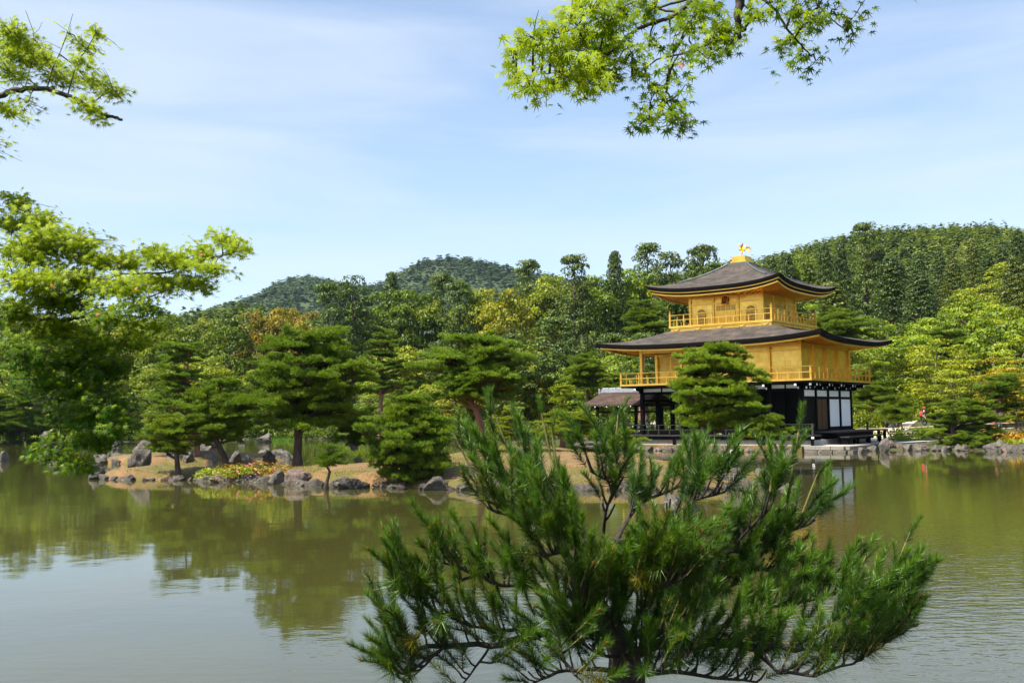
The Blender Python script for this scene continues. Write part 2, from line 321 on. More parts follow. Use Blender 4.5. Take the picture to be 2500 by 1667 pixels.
# ---- water
def mat_water():
    m = NM('pond_water'); g = m.n('ShaderNodeNewGeometry')
    def nz(sc, st, det=3):
        mp = m.n('ShaderNodeMapping'); mp.inputs['Scale'].default_value = st; m.l(g.outputs['Position'], mp.inputs[0])
        o = m.n('ShaderNodeTexNoise', i_Scale=sc, i_Detail=det, i_Roughness=.5); m.l(mp.outputs[0], o.inputs[0]); return o
    a = nz(.55, (1,1,1), 2); b = nz(4.5, (.8,1.3,1), 3); k = nz(.055, (1,.6,1), 3)
    mask = m.n('ShaderNodeMapRange'); mask.inputs[1].default_value = .40; mask.inputs[2].default_value = .66; mask.inputs[3].default_value = .10; mask.inputs[4].default_value = 1.0
    sp = m.n('ShaderNodeSeparateXYZ'); m.l(g.outputs['Position'], sp.inputs[0])
    rg = m.n('ShaderNodeMapRange'); rg.inputs[1].default_value = 16; rg.inputs[2].default_value = 40; rg.inputs[3].default_value = .30; rg.inputs[4].default_value = -.12
    wx = m.n('ShaderNodeMath', operation='MULTIPLY_ADD'); wx.inputs[1].default_value = -1.1; m.l(sp.outputs[0], wx.inputs[0]); m.l(sp.outputs[1], wx.inputs[2]); wy = m.n('ShaderNodeMath', operation='ADD'); wy.inputs[1].default_value = 16; m.l(wx.outputs[0], wy.inputs[0]); m.l(wy.outputs[0], rg.inputs[0])
    ad = m.n('ShaderNodeMath', operation='ADD'); m.l(k.outputs[0], ad.inputs[0]); m.l(rg.outputs[0], ad.inputs[1]); m.l(ad.outputs[0], mask.inputs[0])
    mu = m.n('ShaderNodeMath', operation='MULTIPLY'); m.l(b.outputs[0], mu.inputs[0]); m.l(mask.outputs[0], mu.inputs[1])
    b1 = m.n('ShaderNodeBump', i_Strength=.14, i_Distance=.05); m.l(a.outputs[0], b1.inputs['Height'])
    b2 = m.n('ShaderNodeBump', i_Strength=.5, i_Distance=.016); m.l(mu.outputs[0], b2.inputs['Height']); m.l(b1.outputs[0], b2.inputs['Normal'])
    m.l(b2.outputs[0], m.p.inputs['Normal'])
    m.p.inputs['Base Color'].default_value = (.044,.043,.012,1); m.p.inputs['Roughness'].default_value = .03; m.p.inputs['IOR'].default_value = 1.36
    m.p.inputs['Specular IOR Level'].default_value = .62
    return m.m
wm = MB(); wm.add([(-110,2,0),(80,2,0),(80,135,0),(-110,135,0)], [(0,1,2,3)])
tag(wm.build('water', mat_water()), 'calm murky green pond water reflecting trees and sky', kind='structure')

# ---- far hills with woods on them
def hill(name, label, ridge, Y0, depth, mat, xl, xr, step, drop):
    pr = [PY(px, py, Y0) for px, py in ridge]; rx = np.array([p.x for p in pr]); rz = np.array([p.z for p in pr])
    def zf(P):
        t = (P[:,1]-Y0)/depth; h = np.interp(P[:,0], rx, rz)
        prof = np.where(t < 0, sstep(1+t)**.8, sstep(1-t)); n = (fnoise(P[:,0],P[:,1],depth*.22,3)-.5)*.22 + (fnoise(P[:,0],P[:,1],depth*.08,4)-.5)*.08
        return h*prof*(1+n*np.minimum(1, np.abs(t)*2.2)) - drop
    o = mobj('hill', grid('hill', np.arange(xl,xr,step), np.arange(Y0-depth,Y0+depth*.7,step), zf, mat)); tag(o, label, kind='structure'); return zf
def wood(name, label, zf, n, xl, xr, y0, y1, size, nq, mat, qs, seed, tall=1.0, upb=.6):
    r = np.random.default_rng(seed); P = np.column_stack([r.uniform(xl,xr,n), y0+(y1-y0)*r.random(n)**.75])
    Z = zf(P); s = size*(.65+.7*r.random(n)); kind = r.random(n)
    big = fnoise(P[:,0],P[:,1],size*7,seed)                       # stands of one kind of tree
    out = rdir(n*nq, r); out[:,2] = np.abs(out[:,2])*.9 + .08; out = unit(out); out = out.reshape(n,nq,3)
    con = (kind + (big-.5)*1.1 > .55)
    hgt = np.where(con, 1.25, .85)*tall; wid = np.where(con, .36, .62)
    rad = (.72+.36*r.random((n,nq)))[...,None]; C = np.column_stack([P, Z])[:,None,:]
    off = out*rad; cone = np.where(con[:,None], 1-.55*np.clip(off[...,2],0,1), 1.0)
    pos = C + np.stack([off[...,0]*(wid*s)[:,None]*cone, off[...,1]*(wid*s)[:,None]*cone, off[...,2]*(hgt*s)[:,None]], -1)
    nr = out + np.array([0,0,upb]) + .22*r.normal(size=(n,nq,3)); sz = np.repeat(s[:,None],nq,1)*qs*(.75+.5*r.random((n,nq)))
    tint = np.clip(np.where(con, .12, .5)[:,None] + (big-.5)[:,None]*.5 + (r.random(n)-.5)[:,None]*.32 + (r.random((n,nq))-.5)*.15, 0, 1)
    V, F = leaf_quads(pos.reshape(-1,3), nr.reshape(-1,3), sz.ravel(), .8, r)
    return tag(mobj('distant_wood', npmesh('distant_wood', V, F, mat, tint.ravel())), label, kind='stuff')
M['hillsoil'] = mat_simple('hill_undergrowth', (.035,.055,.018), .95, var=.4, scale=.05)
M['farwood_light'] = mat_leaf('hill_woods', (.050,.090,.018), (.250,.295,.036), .34)
M['farwood_hazed'] = mat_leaf('far_mountain_woods', (.030,.060,.026), (.110,.150,.040), .28)  # bluer green: distance haze put into the leaf colour
M['farwood'] = mat_leaf('far_woods', (.028,.058,.012), (.200,.245,.026), .32)
z1 = hill('hill', 'far blue-green mountain with two rounded summits', [(200,800),(420,765),(520,738),(580,718),(640,702),(690,676),(735,658),(775,655),(830,672),(890,684),(945,680),(1000,645),(1050,622),(1100,617),(1150,623),(1200,635),(1250,648),(1310,655),(1450,672),(1650,690),(1900,700)], 1150, 430, M['hillsoil'], -560, 360, 14, 17)
wood('w', 'dense woods covering the far two-summit mountain', z1, 9000, -520, 330, 780, 1190, 9.5, 14, M['farwood_hazed'], .40, 11, .7, 1.7)
z2 = hill('hill', 'green wooded hill rising behind the pavilion', [(1350,720),(1500,690),(1650,650),(1780,632),(1860,618),(1950,586),(2050,560),(2130,553),(2230,548),(2330,540),(2400,538),(2480,548),(2560,575),(2800,600),(3100,680)], 430, 190, M['hillsoil'], -40, 330, 7, 9)
wood('w', 'dense woods covering the green hill behind the pavilion', z2, 7500, 0, 270, 262, 442, 5.6, 40, M['farwood_light'], .20, 12, .8, 1.3)
z3 = hill('hill', 'low dark wooded ridge behind the far shore', [(-400,720),(0,735),(300,740),(470,722),(560,708),(640,703),(700,712),(770,735),(850,770),(1000,830)], 330, 120, M['hillsoil'], -260, 20, 6, 11)
wood('w', 'woods covering the low ridge behind the far shore', z3, 2400, -250, 0, 225, 338, 6.5, 44, M['farwood'], .20, 13, .8)
wood('w', 'woods filling the slope between the pond trees and the hills', gz_arr, 1500, -120, 170, 166, 222, 5.5, 44, M['farwood'], .20, 14, .8)
wood('w', 'woods on the slope east of the garden', gz_arr, 900, 76, 230, 100, 178, 6.0, 44, M['farwood'], .20, 15, .9)
wood('w', 'woods on the slope west of the pond', gz_arr, 900, -240, -80, 112, 178, 6.0, 44, M['farwood'], .20, 16, .9)
# ------------------------------------------------------------------ the golden pavilion (local frame: x east, y north, origin at its south-east column)
PV = empty('golden_pavilion', BO, -BAZ)
tag(PV, 'three-storey golden pavilion with dark bark roofs standing at the water', 'pavilion')
BW, BD = 11.66, 8.5; CX, CY = -BW/2, BD/2; BAY = BD/4
gold, lac = M['gold'], M['lacquer']
def part(name, mat, *boxes, parent=PV):
    m = MB()
    for b in boxes: m.box(*b)
    return m.build(name, mat, parent)
def eave_pt(hx, hy, side, s, zmid, lift, out=.10, p=3.2):     # side 0 S,1 E,2 N,3 W; s from -1 to 1
    c = abs(s)**p; k = out*c
    if side == 0: return (CX + s*(hx+out*c), CY - hy - k, zmid + lift*c)
    if side == 1: return (CX + hx + k, CY + s*(hy+out*c), zmid + lift*c)
    if side == 2: return (CX - s*(hx+out*c), CY + hy + k, zmid + lift*c)
    return (CX - hx - k, CY - s*(hy+out*c), zmid + lift*c)
NS = 24
def ring(hx, hy, zmid, lift, **k):
    return [eave_pt(hx, hy, sd, -1+2*i/NS, zmid, lift, **k) for sd in range(4) for i in range(NS)]
def loft(rings, close_top=False):
    m = MB(); n = len(rings[0]); V = [p for r in rings for p in r]; F = []
    for j in range(len(rings)-1):
        for i in range(n): F.append((j*n+i, j*n+(i+1)%n, (j+1)*n+(i+1)%n, (j+1)*n+i))
    if close_top: F.append(tuple((len(rings)-1)*n+i for i in range(n)))
    return m.add(V, F)
def make_roof(hx, hy, ix, iy, ztop_mid, lift, z_in, pw, edge_h, wallx, wally, zwall, strip):
    R = []; K = 14
    for k in range(K+1):
        t = k/K; R.append(ring(lerp(hx,ix,t), lerp(hy,iy,t), lerp(ztop_mid, z_in, .32*t + .68*t**pw), lift*(1-t)**2.2, out=.12*(1-t)))
    roof = loft(R).build('roof', M['bark_roof'], PV, smooth=True)
    rr = MB()                                                        # thick shaved-bark edge, stepped in below
    lay = [(0.0, .004), (.02, -edge_h*.5), (.07, -edge_h)]
    loft([ring(hx-a, hy-a, ztop_mid+b, lift) for a, b in lay] + [ring(hx-.55, hy-.55, ztop_mid-edge_h+.015, lift*.8)]).build('roof_edge', M['roof_edge'], roof, smooth=False)
    zb = ztop_mid-edge_h
    if strip:
        loft([ring(hx-.10, hy-.10, zb-.004, lift), ring(hx-.11, hy-.11, zb-.075, lift), ring(hx-.3, hy-.3, zb-.07, lift*.9)]).build('eave_board', gold, roof)
        loft([ring(hx-.16, hy-.16, zb-.072, lift), ring(hx-.22, hy-.22, zb-.19, lift), ring(hx-.5, hy-.5, zb-.18, lift*.8)]).build('roof_edge', M['roof_edge'], roof)
        zb -= .19
    S = []
    for k in range(6):
        t = k/5; S.append(ring(lerp(hx-.24,wallx-.05,t), lerp(hy-.24,wally-.05,t), lerp(zb-.004, zwall, t**.8), lift*(1-t)**1.5))
    loft(S).build('soffit', gold, roof)
    loft([ring(hx-.26, hy-.26, zb-.0, lift), ring(hx-.26, hy-.26, zb-.11, lift), ring(hx-.42, hy-.42, zb-.10, lift*.92), ring(hx-.42, hy-.42, zb+.02, lift*.92)]).build('eave_beam', gold, roof)
    # rafters: gold bars from the wall out to the eave, with pale cut ends
    for sd in range(4):
        h = hx if sd in (0,2) else hy; n = int(h*2/.62)
        for i in range(n):
            s = -1 + 2*(i+.5)/n
            c = abs(s)**3.2*lift
            a = Vector(eave_pt(wallx-.1, wally-.1, sd, s*.96, zwall-.06, 0)); b = Vector(eave_pt(hx-.75, hy-.75, sd, s, lerp(zb, zwall, .14)-.07, lift*.82))
            m = MB(); m.bar(a, b, .085, .10); m.build('rafter', gold, roof)
    return roof
# ---- roofs
R3 = make_roof(4.82, 4.82, .72, .72, 10.93, .42, 12.86, 1.75, .26, 2.77, 2.77, 10.52, True)
R2 = make_roof(BW/2+2.24, BD/2+2.24, 3.95, 3.95, 7.08, .36, 8.12, 1.55, .30, BW/2, BD/2, 6.98, False)
for sx, sy in ((1,-1),(1,1),(-1,-1),(-1,1)):                          # hip covers
    m = MB(); pts = []
    for k in range(9):
        t = k/8*.62; hx = lerp(4.82,.72,1-t)
        z = lerp(10.93, 12.86, .32*(1-t)+.68*(1-t)**1.75) + .42*(t)**2.2 + .05
        pts.append((CX+sx*(hx), CY+sy*(hx), z))
    m.tube(pts, .07, 5); m.build('hip_ridge', M['copper'], R3)
# ---- finial box and phoenix
part('finial_base', M['copper'], (CX-.70,CX+.70,CY-.70,CY+.70,12.80,12.98))
part('finial_box', gold, (CX-.60,CX+.60,CY-.60,CY+.60,12.98,13.12), (CX-.50,CX+.50,CY-.50,CY+.50,13.12,13.44), (CX-.28,CX+.28,CY-.28,CY+.28,13.44,13.52))
ph = MB(); X0, Y0, Z0 = CX, CY, 13.52                                  # bird stands facing west
ph.tube([(X0+.34,Y0,Z0+.40),(X0+.18,Y0,Z0+.38),(X0+.02,Y0,Z0+.40),(X0-.10,Y0,Z0+.50),(X0-.13,Y0,Z0+.64),(X0-.11,Y0,Z0+.76),(X0-.15,Y0,Z0+.84),(X0-.26,Y0,Z0+.80)], [.02,.10,.13,.085,.05,.045,.06,.008], 8)
for s in (-1,1): ph.tube([(X0+.02,Y0+s*.05,Z0+.34),(X0+.05,Y0+s*.06,Z0+.18),(X0+.01,Y0+s*.06,Z0)], [.03,.018,.022], 6)
bird = ph.build('phoenix_statue', gold, PV, smooth=True)
for s in (-1,1):
    wg = MB(); A = [(X0-.05,Y0+s*.10,Z0+.46),(X0+.18,Y0+s*.10,Z0+.42),(X0+.30,Y0+s*.30,Z0+.86),(X0+.12,Y0+s*.26,Z0+.70),(X0+.02,Y0+s*.18,Z0+.58)]
    k = len(A); wg.add(A+[(x,y+s*.03,z) for x,y,z in A], [tuple(range(k)), tuple(range(2*k-1,k-1,-1))]+[(i,(i+1)%k,k+(i+1)%k,k+i) for i in range(k)])
    wg.build('wing', gold, bird)
tl = MB()
for dz, dy in ((0,0),(.10,.05),(-.08,-.05),(.18,-.02)):
    tl.tube([(X0+.28,Y0,Z0+.40),(X0+.48,Y0+dy,Z0+.44+dz),(X0+.66,Y0+dy*2,Z0+.34+dz),(X0+.74,Y0+dy*2,Z0+.24+dz)], [.03,.035,.03,.006], 5)
tl.build('tail_feathers', gold, bird)
# ---- balconies
def railing(cx, cy, hx, hy, z0, heights, post_h, gap, mat, tall_corner, rail=.06, open_sides=(), parent=PV, ext=0.0):
    B = empty('railing', (0,0,0), 0, parent)
    S = {'S': ((cx-hx,cy-hy),(cx+hx,cy-hy)), 'E': ((cx+hx,cy-hy),(cx+hx,cy+hy)), 'N': ((cx+hx,cy+hy),(cx-hx,cy+hy)), 'W': ((cx-hx,cy+hy),(cx-hx,cy-hy))}
    pm = MB(); pm.box(-.035,.035,-.035,.035,0,post_h); pmesh = pm.mesh('post', mat)
    sm = MB(); sm.box(-.03,.03,-.03,.03,0,heights[0]); smesh = sm.mesh('baluster', mat)
    for k, (a, b) in S.items():
        if k in open_sides: continue
        a, b = Vector((*a,0)), Vector((*b,0)); d = (b-a).normalized(); n = max(2, round((b-a).length/gap))
        for h in heights:
            m = MB(); m.bar(a-d*ext+Vector((0,0,z0+h)), b+d*ext+Vector((0,0,z0+h)), rail, rail*.8); m.build('rail', mat, B)
        for i in range(1, n):
            p = a+(b-a)*i/n; mobj('post' if i%2 == 0 else 'baluster', pmesh if i%2 == 0 else smesh, B, loc=(p.x,p.y,z0))
    cm = MB(); h = tall_corner; cm.box(-.06,.06,-.06,.06,-.02,h)
    if tall_corner > post_h+.05: cm.tube([(0,0,h),(0,0,h+.05),(0,0,h+.10),(0,0,h+.17)], [.05,.075,.055,.008], 8)
    cmesh = cm.mesh('corner_post', mat)
    for x, y in ((cx-hx,cy-hy),(cx+hx,cy-hy),(cx+hx,cy+hy),(cx-hx,cy+hy)): mobj('corner_post', cmesh, B, loc=(x,y,z0))
    return B
b3 = 3.826
part('balcony_fascia', gold, (CX-b3,CX+b3,CY-b3,CY+b3,8.36,8.50), (CX-b3+.10,CX+b3-.10,CY-b3+.10,CY+b3-.10,8.04,8.36))
railing(CX, CY, b3-.08, b3-.08, 8.50, (.42,.76), .76, .53, gold, .98, ext=0)
for sd in range(4):                                                    # cloud-shaped brackets under the third-storey balcony
    for i in range(5):
        u = -b3+.55 + i*(2*b3-1.1)/4; m = MB()
        m.box(-.20,.20,-.06,0,-.03,.03).box(-.11,.11,-.07,0,-.09,-.03).box(-.26,-.16,-.075,0,0,.05).box(.16,.26,-.075,0,0,.05)
        m.build('bracket', gold, PV, loc={0:(CX+u,CY-b3+.10,8.24),1:(CX+b3-.10,CY+u,8.24),2:(CX-u,CY+b3-.10,8.24),3:(CX-b3+.10,CY-u,8.24)}[sd], rot=(0,0,sd*math.pi/2))
b2 = 1.134; H2x, H2y = BW/2+b2, BD/2+b2
part('balcony_fascia', gold, (CX-H2x,CX+H2x,CY-H2y,CY+H2y,4.39,4.52))
part('balcony_underside', lac, (CX-H2x+.06,CX+H2x-.06,CY-H2y+.06,CY+H2y-.06,4.27,4.385))
railing(CX, CY, H2x-.08, H2y-.08, 4.52, (.40,.76), .76, .72, gold, .80, ext=.12)
# ---- third storey
h3 = 2.77; z30, z31 = 8.50, 10.60
part('core_wall', M['goldplank'], (CX-h3+.08,CX+h3-.08,CY-h3+.08,CY+h3-.08,z30,z31))
def side_frame(sd):
    return Matrix.Translation((CX,CY,0)) @ Matrix.Rotation(sd*math.pi/2, 4, 'Z')
def fempty(name, fm, loc, rx=0.0):
    e = empty(name, (0,0,0), 0, PV); e.matrix_local = fm @ Matrix.Translation(loc) @ Matrix.Rotation(rx, 4, 'X'); return e
def fpt(name, mat, *boxes, fm=None):
    o = part(name, mat, *boxes); o.matrix_local = fm; return o
def arch(w_, h, n=10):
    P = [(-w_/2,0),(-w_/2*.96,h*.55)]
    for k in range(n+1):
        a = math.pi*(1-k/n); P.append((math.cos(a)*w_/2, h*.62 + math.sin(a)*h*.38*(.85+.15*abs(math.cos(a))) + (.03 if k == n//2 else 0)))
    P += [(w_/2*.96,h*.55),(w_/2,0)]; return P
def plate(P, y0, y1):
    m = MB(); k = len(P); m.add([(x,y0,z) for x,z in P]+[(x,y1,z) for x,z in P], [tuple(range(k)), tuple(range(2*k-1,k-1,-1))]+[(i,k+i,k+(i+1)%k,(i+1)%k) for i in range(k)]); return m
bay3 = 2*h3/3
for sd in range(4):
    f = side_frame(sd); yb = -h3+.08
    for i in range(4):
        if i < 3 or True:
            fpt('column', gold, (-h3+i*bay3-.08+(.08 if i == 0 else -.08 if i == 3 else 0), -h3+i*bay3+.08+(.08 if i == 0 else -.08 if i == 3 else 0), yb-.10, yb+.05, z30, z31), fm=f)
    fpt('beam', gold, (-h3,h3,yb-.07,yb+.02,9.94,10.04), (-h3,h3,yb-.07,yb+.02,8.50,8.58), (-h3,h3,yb-.06,yb+.02,10.36,10.48), fm=f)
    if sd in (0,1,3):
        for i in (0,2):
            cx_ = -h3+(i+.5)*bay3; wv = fempty('arched_window', f, (cx_,yb,8.58))
            plate(arch(.86,1.18), -.03, 0).build('frame', gold, wv); plate(arch(.72,1.08), -.034, -.03+.002).build('pane', M['lattice_dark'], wv)
            m = MB()
            for q in range(-3,4): m.box(q*.09-.014,q*.09+.014,-.062,-.034,0,1.0-.12*abs(q)**1.3*.35)
            for zz in (.22,.44,.66,.84): m.box(-.35,.35,-.055,-.034,zz-.015,zz+.015)
            m.build('lattice', gold, wv)
        d = fempty('panelled_door', f, (0,yb,8.58))
        for s in (-1,1):
            part('door_leaf', gold, (min(0,s*.74)+.012,max(0,s*.74)-.012,-.045,0,0,1.30), parent=d)
            for q in (0,1):
                x0 = s*(.06+.34*q); x1 = s*(.34+.34*q); a, b = min(x0,x1), max(x0,x1)
                part('lattice_pane', M['lattice_dark'], (a,b,-.052,-.046,.86,1.20), parent=d)
                m = MB()
                for t in range(1,5): m.box(a+(b-a)*t/5-.012,a+(b-a)*t/5+.012,-.065,-.052,.86,1.20)
                m.box(a,b,-.065,-.052,1.02,1.04); m.build('lattice', gold, d)
                part('door_panel', gold, (a,b,-.058,-.046,.10,.72), parent=d)
        part('door_head', gold, (-.95,.95,-.10,0,1.32,1.40), parent=d)
        if sd == 0:
            pq = fempty('name_plaque', f, (0,yb-.16,10.13), -.32)
            part('plaque_frame', gold, (-.22,.22,-.03,.03,-.31,.31), parent=pq); part('plaque_board', M['lacquer'], (-.16,.16,-.045,-.031,-.25,.25), parent=pq)
            m = MB(); m.box(-.09,-.05,-.052,-.046,-.17,.19).box(.05,.09,-.052,-.046,-.17,.19).box(-.10,.10,-.051,-.046,-.02,.0); m.build('plaque_character', gold, pq)
# ---- second storey: east part flush, west part recessed by one bay behind an open gallery
z20, z21 = 4.52, 7.0
colx = [0, -BAY, -2*BAY, -3*BAY, -4*BAY, -BW]
part('core_wall', M['goldplank'], (-3*BAY+.05,-.10,.10,BD-.10,z20,z21), (-BW+.05,-3*BAY+.05,BAY+.10,BD-.10,z20,z21))
cm = MB(); cm.box(-.10,.10,-.10,.10,z20,z21); c2mesh = cm.mesh('column', gold)
for x in colx:
    mobj('column', c2mesh, PV, loc=(x-.0,0,0)); mobj('column', c2mesh, PV, loc=(x,BD,0))
for k in range(1,4): mobj('column', c2mesh, PV, loc=(0,k*BAY,0)); mobj('column', c2mesh, PV, loc=(-BW,k*BAY,0))
part('beam', gold, (-BW,0,-.06,.095,6.66,6.86), (-.095,.06,0,BD,6.66,6.86), (-BW-.06,-BW+.095,0,BD,6.66,6.86), (-3*BAY,-.02,-.05,.095,6.38,6.46))
for i in range(3):                                                       # wide sliding boards in each flush bay
    for s in range(2):
        x1 = -i*BAY-.13-s*(BAY-.26)/2; part('sliding_panel', M['goldplank'], (x1-(BAY-.26)/2+.012, x1-.012, .06+.02*s, .099, z20+.08, 6.36))
part('sill', gold, (-3*BAY,-.1,-.03,.09,z20,z20+.075))
part('east_board', M['goldplank'], *[(-.101,-.06,k*BAY+.12,(k+1)*BAY-.12,z20+.06,6.62) for k in range(4)])
ly = BAY                                                                  # lattice shutters of the gallery wall
for i, x in enumerate(np.arange(-BW+.08, -3*BAY-.6, 1.02)):
    sh = empty('lattice_shutter', (x, ly+.10, z20), 0, PV); wdt = .92
    part('frame', gold, (0,wdt,-.05,0,.0,.10), (0,wdt,-.05,0,2.0,2.08), (0,.07,-.05,0,.10,2.0), (wdt-.07,wdt,-.05,0,.10,2.0), (.07,wdt-.07,-.05,0,.78,.86), (.07,wdt-.07,-.04,-.005,.10,.78), parent=sh)
    part('pane', M['lattice_dark'], (.07,wdt-.07,-.012,-.004,.86,2.0), parent=sh)
    m = MB()
    for k in range(1,9): m.box(.07+(wdt-.14)*k/9-.016,.07+(wdt-.14)*k/9+.016,-.045,-.014,.86,2.0)
    for k in range(1,12): m.box(.07,wdt-.07,-.042,-.016,.86+1.14*k/12-.016,.86+1.14*k/12+.016)
    m.build('lattice', gold, sh)
part('gallery_beam', gold, (-BW,-3*BAY,BAY-.05,BAY+.10,6.60,7.0), (-BW+.02,-3*BAY,BAY-.03,BAY+.09,6.52,6.60))
# ---- first storey
z10, z11 = 1.28, 4.27
cm = MB(); cm.box(-.12,.12,-.12,.12,.2,z11); c1mesh = cm.mesh('column', lac)
for x in colx:
    mobj('column', c1mesh, PV, loc=(x,0,0)); mobj('column', c1mesh, PV, loc=(x,BD,0)); mobj('column', c1mesh, PV, loc=(x,BAY,0))
for k in range(2,4): mobj('column', c1mesh, PV, loc=(0,k*BAY,0)); mobj('column', c1mesh, PV, loc=(-BW,k*BAY,0))
part('floor', M['lacquer'], (-BW+.02,-.02,.02,BD-.02,1.10,z10))
part('inner_wall', lac, (-BW+2*BAY,-.16,BAY+.02,BAY+.14,z10,3.95), (-BW+2*BAY,-BW+2*BAY+.12,BAY+.14,BD-.02,z10,3.95))
part('north_wall', M['lacquer'], (-BW+2*BAY,-.1,BD-.06,BD+.06,z10,z11))
part('ceiling', lac, (-BW+.1,-.1,.1,BD-.1,4.14,4.25))
part('lintel', lac, (-BW,0,-.09,.09,3.80,3.96), (-BW,0,-.08,.08,4.20,4.265), (-.09,.09,0,BD,3.28,3.44), (-.09,.09,0,BD,3.84,4.26), (-BW-.09,-BW+.09,0,BD,3.30,3.46), (-BW-.09,-BW+.09,0,BD,3.84,4.26))
for i in range(len(colx)-1):
    x0, x1 = colx[i+1], colx[i]; xm = (x0+x1)/2
    for a, b in ((x0+.14,xm-.05),(xm+.05,x1-.14)): part('transom_panel', M['plaster'], (a,b,-.03,.03,3.965,4.195))
    part('transom_post', lac, (xm-.05,xm+.05,-.06,.06,3.96,4.20))
for k in range(4):
    part('transom_panel', M['plaster'], (-.03,.04,k*BAY+.13,(k+1)*BAY-.13,3.445,3.835))
    if k >= 2: part('shutter_panel', M['plaster'], (-.03,.05,k*BAY+.13,(k+1)*BAY-.10,1.45,3.275))
part('sill', lac, (-.08,.10,BAY*2,BD+.1,1.28,1.445))
for s in range(2): part('wooden_door', M['doorwood'], (-.05,.03+.02*s,BAY+.14+s*(BAY-.28)/2+.01,BAY+.14+(s+1)*(BAY-.28)/2-.01,1.30,3.27))
part('side_wall', lac, (-.05,.05,.13,BAY-.13,1.28,3.28))
# brackets carrying the second-storey balcony, with white painted ends
br = MB(); br.box(-.07,.07,-1.0,-.05,-.10,.10).box(-.07,.07,-.55,-.05,-.28,-.10); brm = br.mesh('bracket', lac)
ec = MB(); ec.box(-.072,.072,-1.012,-1.0,-.07,.07); ec.box(-.05,.05,-.562,-.55,-.26,-.13); ecm = ec.mesh('bracket_end', M['plaster'])
for x in colx:
    o = mobj('bracket', brm, PV, loc=(x,0,4.16)); mobj('bracket_end', ecm, o)
for k in range(5):
    o = mobj('bracket', brm, PV, loc=(0,k*BAY,4.16), rot=(0,0,math.pi/2)); mobj('bracket_end', ecm, o)
    if k < 4:
        o = mobj('bracket', brm, PV, loc=(0,(k+.5)*BAY,4.16), rot=(0,0,math.pi/2), scale=(.7,.8,.7)); mobj('bracket_end', ecm, o)
o = mobj('bracket', brm, PV, loc=(0,0,4.16), rot=(0,0,math.pi/4), scale=(1,1.35,1)); mobj('bracket_end', ecm, o)
# veranda over the water, with its low rail
part('veranda_deck', M['lacquer_grey'], (-BW-1.35,1.25,-1.45,-.13,.92,1.02), (-BW-1.35,-BW-.13,-.13,BD,.92,1.02))
part('veranda_beam', lac, (-BW-1.3,1.2,-1.36,-1.20,.70,.915), (-BW-1.3,1.2,-.3,-.14,.70,.915))
bm = MB(); bm.box(-.08,.08,-.08,.08,.25,.70); bmesh_ = bm.mesh('veranda_post', lac)
for x in [1.1]+colx+[-BW-1.2]: mobj('veranda_post', bmesh_, PV, loc=(x,-1.28,0))
railing((1.2-BW-1.3)/2, -1.36+4.9, (BW+2.5)/2-.03, 4.9, 1.02, (.34,.66), .66, .85, M['lacquer_grey'], .70, rail=.05, open_sides=('N','E'))
part('white_cap', M['plaster'], (1.12,1.28,-1.47,-1.452,.80,.90))
# east steps and bench-like deck
part('east_deck', M['lacquer_grey'], (.12,1.95,BAY*.55,BD+1.6,1.10,1.20))
part('deck_skirt', lac, (1.75,1.87,BAY*.55,BD-1.0,.74,1.095), (.14,.3,0,BD,.28,1.27))
part('east_step', M['lacquer_grey'], (1.96,2.55,BAY*.5,BD-1.2,.80,.87)); part('step_skirt', lac, (2.05,2.40,BAY*.6,BD-2.6,.66,.795))
for y in (BAY*.6, 2.9, 5.0, 7.1): part('step_leg', lac, (2.35,2.5,y,y+.12,.28,.795))
for y in (BAY*.6, 4, 6.4, BD+.2, BD+1.45): part('deck_leg', lac, (1.72,1.9,y,y+.14,.28,1.095))
# ---- foundation: plaster strip, ledge, shore stones
part('foundation', M['wallgrey'], (-BW-1.2,1.0,-1.18,BD+1,.15,.69))
# ------------------------------------------------------------------ fishing deck with its own small roof
LX0, LX1, LY0, LY1 = -BW-5.1, -BW-1.0, 1.7, 4.7
FD = empty('fishing_deck', BL((LX0+LX1)/2, (LY0+LY1)/2, 0), -BAZ)
tag(FD, 'small open fishing deck with bark roof and grey tiled ridge over the water', 'pavilion')
def fpart(name, mat, *boxes, parent=FD): return part(name, mat, *boxes, parent=parent)
hx, hy = (LX1-LX0)/2, (LY1-LY0)/2
m = MB(); K = 8; V = []; F = []; ex = hx+.75
for j in range(2*K+1):
    t = abs(j-K)/K; y = (j-K)/K*(hy+.85); z = 3.18 + (4.12-3.18)*(1-t)**1.5
    for x in np.linspace(-ex, ex, 13):
        up = .10*abs(x/ex)**4*t; V.append((x*(1-.10*(1-t)), y, z+up))
n = 13
for j in range(2*K):
    for i in range(n-1): F.append((j*n+i,j*n+i+1,(j+1)*n+i+1,(j+1)*n+i))
top = list(V); V2 = [(x,y,z-.13) for x,y,z in V]; k = len(V)
per = list(range(n)) + [j*n+n-1 for j in range(1,2*K+1)] + [2*K*n+i for i in range(n-2,-1,-1)] + [j*n for j in range(2*K-1,0,-1)]
m.add(V+V2, F + [tuple(k+i for i in f[::-1]) for f in F] + [(per[i],k+per[i],k+per[(i+1)%len(per)],per[(i+1)%len(per)]) for i in range(len(per))])
frf = m.build('roof', M['bark_roof_brown'], FD)
m = MB(); m.box(-ex*.90,ex*.86,-.16,.16,4.08,4.20).box(-ex*.90,ex*.80,-.10,.10,4.20,4.36); m.build('ridge', M['tile'], frf)
for q in range(7):
    xx = -ex*.9+.2+q*.62; m = MB(); m.tube([(xx,0,4.37),(xx+.55,0,4.37)], .10, 8); m.build('ridge_tile', M['tile'], frf)
m = MB(); m.box(-ex*.93,-ex*.88,-.20,.20,4.02,4.42); m.build('ridge_end', M['tile'], frf)
